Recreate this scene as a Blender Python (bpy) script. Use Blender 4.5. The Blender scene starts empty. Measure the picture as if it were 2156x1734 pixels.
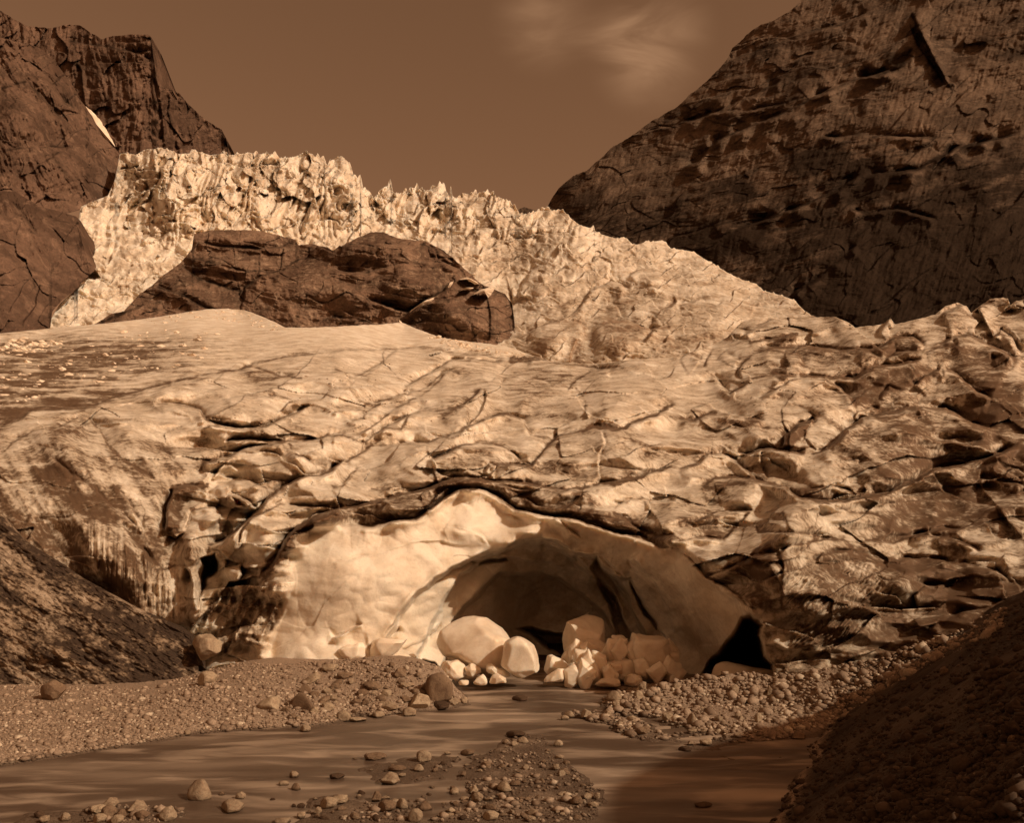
import bpy, bmesh, math, random
import numpy as np, time
T0 = time.time()
from mathutils import Vector, Matrix
random.seed(5); RNG = np.random.default_rng(7)
S = bpy.context.scene
COL = S.collection

# ---------------------------------------------------------------- camera, sky, sun, exposure
F = 1867.0; CU = 1078.0; CV = 1150.0; CH = 8.0      # focal length and horizon in units of a 2156 x 1734 plate
W_, H_ = 2156.0, 1734.0
cam = bpy.data.objects.new('camera', bpy.data.cameras.new('camera')); COL.objects.link(cam)
cam.location = (0, 0, CH); cam.rotation_euler = (math.radians(90), 0, 0)
cam.data.sensor_width = 36; cam.data.lens = 36*F/W_
cam.data.shift_y = (CV-H_/2)/W_
cam.data.clip_start = .5; cam.data.clip_end = 20000
S.camera = cam
SUN_AZ = math.radians(59)      # degrees right of straight behind the camera
SUN_EL = math.radians(34)
SD = Vector((math.sin(SUN_AZ)*math.cos(SUN_EL), -math.cos(SUN_AZ)*math.cos(SUN_EL), math.sin(SUN_EL)))
sun = bpy.data.objects.new('sun', bpy.data.lights.new('sun', 'SUN')); COL.objects.link(sun)
sun.data.energy = 3.0; sun.data.angle = math.radians(.5); sun.data.color = (1, .815, .60)
sun.rotation_euler = SD.to_track_quat('Z', 'Y').to_euler()
S.view_settings.view_transform = 'Standard'; S.view_settings.look = 'None'
S.view_settings.exposure = 0.0; S.view_settings.gamma = 1

w = bpy.data.worlds.new('World'); S.world = w; w.use_nodes = True
nt = w.node_tree; nt.nodes.clear(); N = nt.nodes.new; Lk = nt.links.new
out = N('ShaderNodeOutputWorld'); bg = N('ShaderNodeBackground'); sky = N('ShaderNodeTexSky')
sky.sky_type = 'NISHITA'; sky.sun_disc = False
sky.sun_elevation = SUN_EL; sky.sun_rotation = math.pi - SUN_AZ
sky.air_density = 1.0; sky.dust_density = 3.0; sky.ozone_density = 1
bw = N('ShaderNodeRGBToBW'); Lk(sky.outputs[0], bw.inputs[0])
tint = N('ShaderNodeMix'); tint.data_type = 'RGBA'; tint.blend_type = 'MULTIPLY'; tint.inputs['Factor'].default_value = 1
Lk(bw.outputs[0], tint.inputs['A']); tint.inputs['B'].default_value = (1.0, .47, .222, 1)
# two faint wisps of cloud high in the sky
tc = N('ShaderNodeTexCoord'); mp = N('ShaderNodeMapping'); mp.inputs['Scale'].default_value = (1, 1, 3.2); mp.inputs['Rotation'].default_value = (0, math.radians(-18), 0)
nz = N('ShaderNodeTexNoise'); nz.inputs['Scale'].default_value = 7; nz.inputs['Detail'].default_value = 6; nz.inputs['Distortion'].default_value = 1.2
Lk(tc.outputs['Generated'], mp.inputs[0]); Lk(mp.outputs[0], nz.inputs['Vector'])
def vm(op, a, b):
    n = N('ShaderNodeVectorMath'); n.operation = op
    for i, x in enumerate((a, b)):
        if isinstance(x, tuple): n.inputs[i].default_value = x
        else: Lk(x, n.inputs[i])
    return n
def wm(op, a, b):
    n = N('ShaderNodeMath'); n.operation = op
    for i, x in enumerate((a, b)):
        if isinstance(x, (int, float)): n.inputs[i].default_value = x
        else: Lk(x, n.inputs[i])
    return n.outputs[0]
tot = None
for (u, v, ru, rv, a) in ((1150, 45, 80, 62, .5), (1370, 95, 88, 80, .9), (1300, 70, 75, 35, .45)):
    d = Vector(((u-CU)/F, 1, (CV-v)/F)).normalized()
    s = vm('SUBTRACT', tc.outputs['Generated'], tuple(d))
    s2 = vm('MULTIPLY', s.outputs[0], (F/ru*1.1, 0, F/rv*1.1))
    ln = N('ShaderNodeVectorMath'); ln.operation = 'LENGTH'; Lk(s2.outputs[0], ln.inputs[0])
    mr = N('ShaderNodeMapRange'); mr.interpolation_type = 'SMOOTHSTEP'
    mr.inputs['From Min'].default_value = 1.6; mr.inputs['From Max'].default_value = 0; mr.inputs['To Max'].default_value = a
    Lk(ln.outputs['Value'], mr.inputs['Value'])
    tot = mr.outputs[0] if tot is None else wm('ADD', tot, mr.outputs[0])
sy = N('ShaderNodeSeparateXYZ'); Lk(tc.outputs['Generated'], sy.inputs[0])
front = wm('GREATER_THAN', sy.outputs['Y'], 0.0)
nr = N('ShaderNodeMapRange'); nr.inputs['From Min'].default_value = .3; nr.inputs['From Max'].default_value = .7; Lk(nz.outputs[0], nr.inputs['Value'])
cl = wm('MULTIPLY', wm('MULTIPLY', tot, front), wm('ADD', wm('MULTIPLY', nr.outputs[0], 1.25), .12))
cmix = N('ShaderNodeMix'); cmix.data_type = 'RGBA'; cmix.inputs['B'].default_value = (5.0, 2.75, 1.45, 1)
Lk(wm('MULTIPLY', cl, .55), cmix.inputs['Factor']); Lk(tint.outputs['Result'], cmix.inputs['A'])
Lk(cmix.outputs['Result'], bg.inputs[0]); bg.inputs[1].default_value = 0.112
Lk(bg.outputs[0], out.inputs[0])

# ---------------------------------------------------------------- numeric helpers
PERM = RNG.permutation(256).astype(np.int32); PERM = np.concatenate([PERM, PERM, PERM])
ang = RNG.random(256)*2*np.pi; zz = RNG.random(256)*2-1
G3 = np.stack([np.cos(ang)*np.sqrt(1-zz*zz), np.sin(ang)*np.sqrt(1-zz*zz), zz], 1).astype(np.float32)
def pn(x, y, z, seed=0):
    x = x.astype(np.float32)+seed*17.13; y = y.astype(np.float32)+seed*5.71; z = z.astype(np.float32)+seed*3.37
    xi = np.floor(x).astype(np.int32); yi = np.floor(y).astype(np.int32); zi = np.floor(z).astype(np.int32)
    fx = x-xi; fy = y-yi; fz = z-zi
    ux = fx*fx*fx*(fx*(fx*6-15)+10); uy = fy*fy*fy*(fy*(fy*6-15)+10); uz = fz*fz*fz*(fz*(fz*6-15)+10)
    xi &= 255; yi &= 255; zi &= 255
    r = 0
    for a in (0, 1):
        pa = PERM[xi+a]; wx = ux if a else 1-ux
        for b in (0, 1):
            pb = PERM[pa+yi+b & 511]; wy = uy if b else 1-uy
            for c in (0, 1):
                g = G3[PERM[(pb+zi+c) & 511]]
                wz = uz if c else 1-uz
                r = r+(g[..., 0]*(fx-a)+g[..., 1]*(fy-b)+g[..., 2]*(fz-c))*wx*wy*wz
    return r*1.6
def fbm(x, y, z, o=4, seed=0, gain=.5, lac=2.1, ridge=False):
    t = 0; a = 1.0; n = 0
    for i in range(o):
        v = pn(x, y, z, seed+i)
        if ridge: v = 1-2*np.abs(v)
        t = t+a*v; n += a; a *= gain; x = x*lac; y = y*lac; z = z*lac
    return t/n
def h2(i, j, k):
    n = (i*374761393+j*668265263+k*974634777) & 0x7fffffff
    n = ((n ^ (n >> 13))*1274126177) & 0x7fffffff
    return ((n ^ (n >> 16)) & 0xffff)/65535.0
def facet(x, y, seed=0, tilt=1.0, off=.5):
    """planar tilted plates with sharp steps between them; returns height and edge distance"""
    xi = np.floor(x).astype(np.int64); yi = np.floor(y).astype(np.int64)
    f1 = np.full(x.shape, 9.0); f2 = np.full(x.shape, 9.0); h = np.zeros(x.shape)
    for a in (-1, 0, 1):
        for b in (-1, 0, 1):
            ci = xi+a; cj = yi+b
            cx = ci+h2(ci, cj, seed*7+1); cy = cj+h2(ci, cj, seed*7+2)
            dx = x-cx; dy = y-cy; d = dx*dx+dy*dy
            hh = (h2(ci, cj, seed*7+3)-.5)*off+((h2(ci, cj, seed*7+4)-.5)*dx+(h2(ci, cj, seed*7+5)-.5)*dy)*tilt
            m = d < f1
            f2 = np.where(m, f1, np.minimum(f2, d)); h = np.where(m, hh, h); f1 = np.where(m, d, f1)
    return h, np.sqrt(f2)-np.sqrt(f1)
def saw(p): return p-np.floor(p)
def sm(a, b, x):
    t = np.clip((x-a)/(b-a), 0, 1); return t*t*(3-2*t)

TILE = {'P': (0, 0, 1), '1': (0, 0, .42055), '2': (697.5, 190.2, .42055), '3': (1426.8, 0, .42055), '4': (0, 697.5, .42055),
        '5': (697.5, 697.5, .42055), '6': (1426.8, 634.1, .42055),
        'A': (0, 1268.2, .26843), 'B': (507.3, 1268.2, .26843), 'C': (1014.6, 1268.2, .26843), 'D': (1585.3, 1268.2, .26843)}
def T(t, pts):
    o = TILE[t]; return [(o[0]+o[2]*x, o[1]+o[2]*y) for x, y in pts]
def ray(u, v, Y):
    return (u-CU)/F*Y, Y, CH+(CV-v)/F*Y
def polyd(U, V, pts, reach=None):
    """distance, side (+1 = right-hand side of travel, i.e. below a left-to-right line), fraction along"""
    P = np.array(pts, float); seg = np.diff(P, axis=0); ln = np.hypot(seg[:, 0], seg[:, 1]); cum = np.r_[0, np.cumsum(ln)]
    best = np.full(U.shape, 1e18); side = np.ones(U.shape); fr = np.zeros(U.shape)
    for i in range(len(seg)):
        dx, dy = seg[i]; l2 = dx*dx+dy*dy+1e-9
        qx = U-P[i, 0]; qy = V-P[i, 1]
        t = np.clip((qx*dx+qy*dy)/l2, 0, 1)
        d = (qx-t*dx)**2+(qy-t*dy)**2
        m = d < best
        best = np.where(m, d, best); side = np.where(m, np.sign(dx*qy-dy*qx), side); fr = np.where(m, (cum[i]+t*ln[i])/cum[-1], fr)
    return np.sqrt(best), side, fr
def inside(U, V, pts):
    P = pts; c = np.zeros(U.shape, bool); j = len(P)-1
    for i in range(len(P)):
        xi, yi = P[i]; xj, yj = P[j]
        if yi != yj: c ^= ((yi > V) != (yj > V)) & (U < (xj-xi)*(V-yi)/(yj-yi)+xi)
        j = i
    return c
def sdf(U, V, pts):
    d, _, _ = polyd(U, V, list(pts)+[pts[0]]); return np.where(inside(U, V, pts), d, -d)
def local(U, V, pts, R):
    P = np.array(pts); return (U > P[:, 0].min()-R) & (U < P[:, 0].max()+R) & (V > P[:, 1].min()-R) & (V < P[:, 1].max()+R)
def rbf(ctrl):
    C = np.array(ctrl, float); xy = C[:, :2]/500; z = np.log(C[:, 2]); n = len(C)
    d = np.hypot(xy[:, None, 0]-xy[None, :, 0], xy[:, None, 1]-xy[None, :, 1])
    K = d+np.eye(n)*-.01
    A = np.zeros((n+3, n+3)); A[:n, :n] = K; A[:n, n] = 1; A[:n, n+1:] = xy; A[n, :n] = 1; A[n+1:, :n] = xy.T
    s = np.linalg.solve(A, np.r_[z, 0, 0, 0])
    def f(U, V):
        u = U/500; v = V/500; r = s[n]+s[n+1]*u+s[n+2]*v
        for i in range(n): r = r+s[i]*np.hypot(u-xy[i, 0], v-xy[i, 1])
        return r
    return f
def curve(pts, U):
    P = np.array(sorted(pts)); return np.interp(U, P[:, 0], P[:, 1])

def tag(o, label=None, cat=None, group=None, kind=None):
    if label: o['label'] = label
    if cat: o['category'] = cat
    if group: o['group'] = group
    if kind: o['kind'] = kind
    return o
def grid_mesh(name, X, Y, Z, mat, attrs=None, smooth=True):
    r, c = X.shape
    me = bpy.data.meshes.new(name)
    co = np.stack([X, Y, Z], -1).reshape(-1, 3).astype(np.float32)
    idx = np.arange(r*c).reshape(r, c)
    q = np.stack([idx[:-1, :-1], idx[:-1, 1:], idx[1:, 1:], idx[1:, :-1]], -1).reshape(-1, 4)[:, ::-1]
    me.vertices.add(len(co)); me.vertices.foreach_set('co', co.ravel())
    me.loops.add(q.size); me.loops.foreach_set('vertex_index', q.ravel().astype(np.int32))
    me.polygons.add(len(q)); me.polygons.foreach_set('loop_start', np.arange(0, q.size, 4, dtype=np.int32))
    me.polygons.foreach_set('loop_total', np.full(len(q), 4, np.int32))
    me.polygons.foreach_set('use_smooth', np.full(len(q), smooth, bool))
    me.update(calc_edges=True)
    for k, a in (attrs or {}).items():
        at = me.attributes.new(k, 'FLOAT', 'POINT'); at.data.foreach_set('value', a.reshape(-1).astype(np.float32))
    me.materials.append(mat)
    o = bpy.data.objects.new(name, me); COL.objects.link(o)
    return o

def relief(name, mat, top, bot, u0, u1, step, ctrl, lines=(), bumps=(), pits=(), dirts=(), extra=None, rows=None, back=.12, drop=.5):
    """A surface standing at its real distance: ctrl gives metres of distance over the view, lines/bumps/pits shape it."""
    nu = int((u1-u0)/step)+1
    uu = np.linspace(u0, u1, nu)
    vt = curve(top, uu) if not callable(top) else top(uu); vb = curve(bot, uu) if not callable(bot) else bot(uu)
    nv = rows or int(max(vb-vt)/step)+1
    t = np.linspace(0, 1, nv)[:, None]
    U = np.repeat(uu[None, :], nv, 0); V = vt[None, :]*(1-t)+vb[None, :]*t
    L0 = rbf(ctrl)(U, V); L = L0.copy(); dirt_shade = np.zeros(U.shape)
    # warp so traced lines get natural wobble
    UW = U+4.5*fbm(U/42, V/42, U*0, 2, 13)+.8*pn(U/9, V/9, U*0, 14); VW = V+4.5*fbm(U/42, V/42, U*0, 2, 15)+.8*pn(U/9, V/9, U*0, 16)
    for (tl, pts, D, wd, di) in lines:
        pts = T(tl, pts); R = wd*4+10; m = local(U, V, pts, R)
        if not m.any(): continue
        d, s, fr = polyd(UW[m], VW[m], pts)
        md = (.62+1.1*pn(U[m]/38, V[m]/38, U[m]*0, 17) if D < .115 else .95+.5*pn(U[m]/70, V[m]/70, U[m]*0, 17)); D = D*(.72 if abs(D) < .12 else .8)*np.clip(md, .1, 1.3)
        tp = sm(0, .1, fr)*sm(1, .9, fr)
        sd = d*s
        ww = np.where(s > 0, wd, wd*.6)
        L[m] += np.where(s > 0, -(1-np.exp(-d/3.2)), np.tanh(d/1.5))*D/2*np.exp(-d/ww)*tp
        dirt_shade[m] = np.maximum(dirt_shade[m], (.72 if di < .95 else .9)*di*sm(-.9, .1, pn(U[m]/14, V[m]/14, U[m]*0, 19))*np.exp(-(np.maximum(0, np.where(s > 0, d*1.7, d*.75))/3.2)**1.2)*sm(0, .04, fr)*sm(1, .96, fr))
    for (tl, c, rx, ry, a, amp) in bumps:
        o = TILE[tl]; cu = o[0]+o[2]*c[0]; cv = o[1]+o[2]*c[1]; a = math.radians(a); rx *= o[2]; ry *= o[2]
        du = U-cu; dv = V-cv; x = (du*math.cos(a)+dv*math.sin(a))/rx; y = (-du*math.sin(a)+dv*math.cos(a))/ry
        L -= amp*np.exp(-(x*x+y*y)*1.2)
    pw = .3
    for (tl, pts, D, wd) in pits:
        pts = T(tl, pts); m = local(U, V, pts, 5)
        if m.any():
            s = sdf(UW[m]+(UW[m]-U[m])*pw, VW[m]+(VW[m]-V[m])*pw, pts); L[m] += D*sm(0, 1, np.clip(s/wd, 0, 1))
    for (tl, pts, amt, wd) in dirts:
        pts = T(tl, pts); m = local(U, V, pts, wd*2)
        if m.any():
            s = sdf(U[m]+3*(UW[m]-U[m]), V[m]+3*(VW[m]-V[m]), pts); dirt_shade[m] += (1.2 if tl != '6' else .8)*amt*sm(-wd, wd, s)
    if extra:
        L, dirt_shade = extra(U, V, L0, L, dirt_shade)
    Yd = np.exp(L)
    X, Y, Z = ray(U, V, Yd)
    if back:
        # a rear side: the surface turns over its crest and goes down behind
        k = [(1+back*.15, .02), (1+back*.5, .18), (1+back, drop)]
        m = len(k)
        X, Y, Z, dirt_shade = [np.vstack([np.repeat(q[:1], m, 0), q]) for q in (X, Y, Z, dirt_shade)]
        n = len(k)
        Xc, Yc, Zc = X[n].copy(), Y[n].copy(), Z[n].copy()
        for i, (f, dz) in enumerate(k):
            r = n-1-i
            X[r] = Xc; Y[r] = Yc*f; Z[r] = Zc-dz*back*Yc
    LAST.update(X=X[m:] if back else X, Y=Y[m:] if back else Y, Z=Z[m:] if back else Z, U=U, V=V)
    return grid_mesh(name, X, Y, Z, mat, {'dirt_shade': np.clip(dirt_shade, 0, 1)})
LAST = {}

# ---------------------------------------------------------------- materials
def newmat(name):
    m = bpy.data.materials.new(name); m.use_nodes = True; n = m.node_tree; n.nodes.clear()
    o = n.nodes.new('ShaderNodeOutputMaterial'); b = n.nodes.new('ShaderNodeBsdfPrincipled'); n.links.new(b.outputs[0], o.inputs[0])
    b.inputs['Specular Tint'].default_value = (1, .6, .38, 1)
    return m, n, b
class NT:
    def __init__(s, n): s.n = n
    def node(s, t, **k):
        x = s.n.nodes.new(t)
        for a, b in k.items(): setattr(x, a, b)
        return x
    def put(s, x, i):
        if hasattr(x, 'links') or hasattr(x, 'is_output'): s.n.links.new(x, i)
        else: i.default_value = x
    def noise(s, vec, scale, detail=5, dist=0, rough=.55):
        x = s.node('ShaderNodeTexNoise'); s.put(vec, x.inputs['Vector']); x.inputs['Scale'].default_value = scale
        x.inputs['Detail'].default_value = detail; x.inputs['Distortion'].default_value = dist; x.inputs['Roughness'].default_value = rough
        return x.outputs[0]
    def vor(s, vec, scale, feat='F1', out='Distance'):
        x = s.node('ShaderNodeTexVoronoi', feature=feat); s.put(vec, x.inputs['Vector']); x.inputs['Scale'].default_value = scale
        return x.outputs[out]
    def mapr(s, v, a, b, c=0, d=1, smooth=True):
        x = s.node('ShaderNodeMapRange'); x.interpolation_type = 'SMOOTHSTEP' if smooth else 'LINEAR'
        s.put(v, x.inputs['Value'])
        for i, q in zip(('From Min', 'From Max', 'To Min', 'To Max'), (a, b, c, d)): x.inputs[i].default_value = q
        return x.outputs[0]
    def math(s, op, a, b=0.0, cl=False):
        x = s.node('ShaderNodeMath', operation=op); x.use_clamp = cl; s.put(a, x.inputs[0]); s.put(b, x.inputs[1]); return x.outputs[0]
    def mix(s, f, a, b, blend='MIX'):
        x = s.node('ShaderNodeMix', data_type='RGBA', blend_type=blend)
        s.put(f, x.inputs['Factor']); s.put(a, x.inputs['A']); s.put(b, x.inputs['B']); return x.outputs['Result']
    def attr(s, name):
        x = s.node('ShaderNodeAttribute', attribute_name=name); return x.outputs['Fac']
    def geo(s): return s.node('ShaderNodeNewGeometry').outputs['Position']
    def mapping(s, vec, sc, rot=(0, 0, 0)):
        x = s.node('ShaderNodeMapping'); s.put(vec, x.inputs[0]); x.inputs['Scale'].default_value = sc; x.inputs['Rotation'].default_value = rot; return x.outputs[0]
    def bump(s, h, st, dist, prev=None):
        x = s.node('ShaderNodeBump'); x.inputs['Strength'].default_value = st; x.inputs['Distance'].default_value = dist
        s.put(h, x.inputs['Height'])
        if prev is not None: s.n.links.new(prev, x.inputs['Normal'])
        return x.outputs[0]
def c4(r, g, b): return (r, g*1.12, b*1.15, 1) if r < .62 else (r, g, b, 1)

def ice_material(name, clean, dirty, sc, rough=.55, speck=.35, bumpd=.25, streak=(1, 1, 1), sss=0):
    m, n, b = newmat(name); k = NT(n); P = k.mapping(k.geo(), streak)
    d = k.attr('dirt_shade')
    n1 = k.noise(P, .35*sc, 8, .4, .62); n2 = k.noise(P, 2.6*sc, 6, .2, .65); n3 = k.noise(P, 9*sc, 3, 0, .6)
    br = k.math('ADD', k.mapr(n1, .3, .7, -.40, .40, False), k.mapr(n2, .3, .7, -.34, .34, False))
    q = k.math('ADD', d, k.math('MULTIPLY', br, k.mapr(d, 0, .3, .25, .9)))
    film = k.mapr(q, -.05, .85, 0, 1, False); f = k.mapr(q, .46, 1.0)
    # the finest grit on top of the ice
    g = k.math('MULTIPLY', k.mapr(n3, .56, .68), k.mapr(d, .0, .3, speck*.35, speck))
    f = k.math('MAXIMUM', f, g)
    c1 = k.mix(k.mapr(n1, .35, .65), clean, (clean[0]*.86, clean[1]*.80, clean[2]*.74, 1))
    c1 = k.mix(film, c1, (*[clean[i]*(.40, .345, .29)[i] for i in range(3)], 1))
    col = k.mix(f, c1, dirty)
    k.put(col, b.inputs['Base Color']); b.inputs['Roughness'].default_value = rough
    b.inputs['Specular IOR Level'].default_value = .35
    if sss: b.inputs['Subsurface Weight'].default_value = .6; b.inputs['Subsurface Radius'].default_value = (1, .85, .7); b.inputs['Subsurface Scale'].default_value = sss
    nb = k.bump(n1, .5, bumpd*1.3); nb = k.bump(n2, .4, bumpd*.35, nb); nb = k.bump(n3, .3, bumpd*.08, nb)
    n.links.new(nb, b.inputs['Normal'])
    return m
ICE = c4(.84, .765, .645); DIRT = c4(.105, .058, .034)
M_ICE = ice_material('glacier_ice', ICE, DIRT, 1.0, sss=.5, bumpd=.2)
M_FALL = ice_material('icefall_ice', ICE, c4(.26, .16, .105), .28, bumpd=.2, sss=2.5)
M_MOUND = ice_material('dirty_ice', c4(.42, .30, .22), c4(.04, .025, .018), 1.1, .8, speck=.8, bumpd=.35)
M_BLOCK = ice_material('block_ice', c4(.92, .82, .68), c4(.3, .19, .12), 1.6, .35, speck=.1, bumpd=.10, sss=.25)
M_SNOW = ice_material('snow', c4(.88, .78, .64), c4(.3, .18, .11), .6, .8, bumpd=.3)

def rock_material(name, c_hi, c_mid, c_lo, sc, rot, stretch, bumpd):
    m, n, b = newmat(name); k = NT(n); g = k.geo(); P = k.mapping(g, stretch, rot)
    d = k.attr('dirt_shade')
    n1 = k.noise(g, .6*sc, 8, .6, .62); n2 = k.noise(P, 3*sc, 8, .9, .62); n3 = k.noise(g, 12*sc, 5, .2, .65)
    col = k.mix(k.mapr(n1, .38, .62), c_lo, c_mid); col = k.mix(k.mapr(n2, .48, .68, 0, .8), col, c_hi)
    col = k.mix(k.mapr(n3, .35, .65, 0, .35), col, c4(c_lo[0]*.6, c_lo[1]*.6, c_lo[2]*.6))
    f = k.mapr(k.math('ADD', d, k.math('ADD', k.mapr(n2, .3, .7, -.22, .22), k.mapr(n3, .3, .7, -.06, .06))), .10, .80)
    col = k.mix(f, col, c4(.030, .018, .012))
    k.put(col, b.inputs['Base Color']); b.inputs['Roughness'].default_value = .9; b.inputs['Specular IOR Level'].default_value = .06
    nb = k.bump(n1, .6, bumpd*2); nb = k.bump(n2, .8, bumpd, nb); nb = k.bump(n3, .6, bumpd*.3, nb)
    n.links.new(nb, b.inputs['Normal'])
    return m
M_CLIFF = rock_material('cliff_rock', c4(.27, .155, .105), c4(.17, .095, .065), c4(.085, .047, .032), .035, (0, math.radians(20), 0), (1.6, 1, .35), 2.0)
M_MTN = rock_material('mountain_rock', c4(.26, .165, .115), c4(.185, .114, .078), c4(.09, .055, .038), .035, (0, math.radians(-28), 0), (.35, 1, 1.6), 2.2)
M_OUT = rock_material('outcrop_rock', c4(.44, .28, .19), c4(.26, .15, .1), c4(.12, .066, .044), .1, (0, math.radians(-12), 0), (.7, .8, 1.2), 1.3)

def ground_material():
    m, n, b = newmat('gravel'); k = NT(n); g = k.geo()
    n1 = k.noise(g, .35, 6, .3); v1 = k.vor(g, 9); v2 = k.vor(g, 24.0); vc = k.vor(g, 20.0, 'F1', 'Color'); n3 = k.noise(g, 30, 4)
    sep = k.node('ShaderNodeSeparateColor'); k.put(vc, sep.inputs[0])
    col = k.mix(sep.outputs[0], c4(.22, .14, .1), c4(.50, .34, .245))
    col = k.mix(k.mapr(n1, .35, .65), col, c4(.33, .22, .155))
    col = k.mix(k.mapr(n3, .4, .65, 0, .5), col, c4(.08, .046, .03))
    sz = k.node('ShaderNodeSeparateXYZ'); k.put(g, sz.inputs[0])
    wet = k.mapr(k.math('ADD', sz.outputs[2], k.mapr(n1, .3, .7, -.06, .06)), .02, .16, 1, 0)
    col = k.mix(k.math('MULTIPLY', wet, .72), col, c4(.03, .017, .011))
    so = k.attr('hill_shade'); col = k.mix(k.math('MULTIPLY', so, k.mapr(n1, .3, .75, 1, .72)), col, c4(.020, .0125, .009))  # near-black mix paints extra shade into the right hillside's colour
    k.put(col, b.inputs['Base Color']); b.inputs['Roughness'].default_value = .85
    nb = k.bump(v1, .6, -.04); nb = k.bump(v2, .7, -.02, nb); nb = k.bump(n3, .6, .02, nb); n.links.new(nb, b.inputs['Normal'])
    return m
M_GROUND = ground_material()
def stone_material(name, a, bcol, sc=1):
    m, n, b = newmat(name); k = NT(n)
    oc = k.node('ShaderNodeTexCoord').outputs['Object']; g = k.geo()
    oi = k.node('ShaderNodeObjectInfo').outputs['Random']
    n1 = k.noise(oc, 2.2*sc, 6, .8); n2 = k.noise(oc, 14*sc, 5)
    col = k.mix(k.mapr(n1, .35, .65), a, bcol); col = k.mix(k.mapr(n2, .45, .7, 0, .5), col, c4(bcol[0]*.5, bcol[1]*.5, bcol[2]*.5))
    col = k.mix(k.math('MULTIPLY', oi, .45), col, c4(.12, .068, .042))
    sz = k.node('ShaderNodeSeparateXYZ'); k.put(g, sz.inputs[0])
    wet = k.mapr(sz.outputs[2], .02, .10, .8, 0)
    col = k.mix(wet, col, c4(.035, .02, .013))
    k.put(col, b.inputs['Base Color']); b.inputs['Roughness'].default_value = .75
    nb = k.bump(n1, .5, .1); nb = k.bump(n2, .6, .03, nb); n.links.new(nb, b.inputs['Normal'])
    return m
M_PALE = stone_material('pale_stone', c4(.50, .35, .235), c4(.34, .22, .145))
M_GREY = stone_material('grey_stone', c4(.26, .16, .10), c4(.17, .10, .064))
M_DARK = stone_material('wet_stone', c4(.07, .04, .026), c4(.04, .023, .015))
def water_material():
    m, n, b = newmat('river_water'); k = NT(n); g = k.geo()
    P = k.mapping(g, (.22, .8, 1), (0, 0, math.radians(-20)))
    n1 = k.noise(P, 1.0, 4, .7, .5); n2 = k.noise(P, .35, 3, .5, .5)
    f = k.math('ADD', k.mapr(n1, .46, .70, 0, .6), k.mapr(n2, .46, .70, 0, .45), True)
    col = k.mix(f, c4(.095, .056, .037), c4(.48, .33, .24))
    k.put(col, b.inputs['Base Color']); b.inputs['Roughness'].default_value = .42; b.inputs['Specular IOR Level'].default_value = .35
    b.inputs['Specular Tint'].default_value = (1, .9, .8, 1)
    nb = k.bump(n1, .35, .12); n.links.new(nb, b.inputs['Normal'])
    return m
M_WATER = water_material()

# ---------------------------------------------------------------- the glacier tongue with its ice cave
TOP = [(-160, 712), (0, 702), (100, 692), (215, 682), (330, 668), (400, 656), (440, 651), (480, 650), (520, 655), (560, 670), (600, 690), (660, 690), (720, 687), (800, 683), (845, 679),
       (880, 694), (930, 712), (990, 720), (1060, 728), (1110, 745), (1160, 762), (1250, 767), (1340, 757), (1420, 752), (1480, 735), (1530, 712), (1560, 680), (1590, 668), (1640, 672), (1690, 662),
       (1720, 668), (1760, 668), (1785, 678), (1800, 690), (1850, 684), (1862, 681), (1874, 669), (1884, 683), (1930, 672), (1975, 662), (1990, 645), (2015, 637), (2035, 645), (2045, 660), (2056, 655),
       (2068, 640), (2085, 630), (2108, 627), (2122, 629), (2130, 650), (2140, 633), (2165, 630), (2250, 640)]
BOT = [(-160, 1475), (300, 1475), (560, 1440), (900, 1440), (960, 1475), (1660, 1480), (1700, 1430), (2300, 1420)]
CT = [(560, 1395, 51), (620, 1250, 51.5), (640, 1150, 53), (700, 1110, 54), (850, 1080, 56), (990, 1035, 58), (800, 1250, 52.5), (800, 1395, 51.5), (480, 1440, 52),
      (1000, 1130, 56.5), (1100, 1110, 57), (950, 1300, 55), (950, 1430, 54), (1200, 1090, 57), (1400, 1140, 54), (1500, 1200, 50), (1600, 1300, 45.6), (1650, 1420, 45.4), (1100, 1440, 55), (1300, 1440, 55), (1450, 1430, 53), (1300, 1250, 56), (1625, 1200, 44.8), (1660, 1120, 47.5), (1720, 1300, 44.8),
      (1750, 1400, 45.4), (1900, 1370, 45.8), (2100, 1290, 45.6), (2200, 1250, 47), (1750, 1250, 46.5), (1900, 1200, 54), (2100, 1150, 55), (1700, 1130, 53), (1600, 1080, 61), (2000, 1050, 68), (2200, 1000, 68),
      (1200, 1020, 64), (1000, 1000, 66), (1300, 930, 80), (1000, 930, 80), (1600, 950, 78), (1300, 850, 105), (1000, 850, 105), (1600, 850, 100), (1900, 900, 86), (2100, 850, 97), (1900, 750, 130), (2200, 750, 128), (2100, 660, 160), (1750, 700, 165),
      (1500, 740, 165), (1250, 765, 170), (1100, 750, 185), (1000, 725, 200), (850, 690, 230), (500, 655, 245), (300, 670, 230), (100, 695, 205), (-150, 712, 190),
      (-150, 800, 112), (0, 800, 112), (200, 790, 125), (400, 780, 125), (600, 750, 150), (700, 800, 122), (500, 850, 97), (700, 900, 86), (300, 870, 88), (0, 880, 80), (0, 950, 66), (150, 900, 76), (300, 1000, 66), (100, 1050, 57),
      (250, 1150, 55), (380, 1250, 54), (430, 1340, 52.8), (440, 1200, 56.5), (480, 1100, 62), (600, 1000, 69), (450, 950, 76), (800, 1000, 69), (-150, 1000, 60), (-150, 1200, 55), (0, 1400, 54), (300, 1440, 54)]
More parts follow.
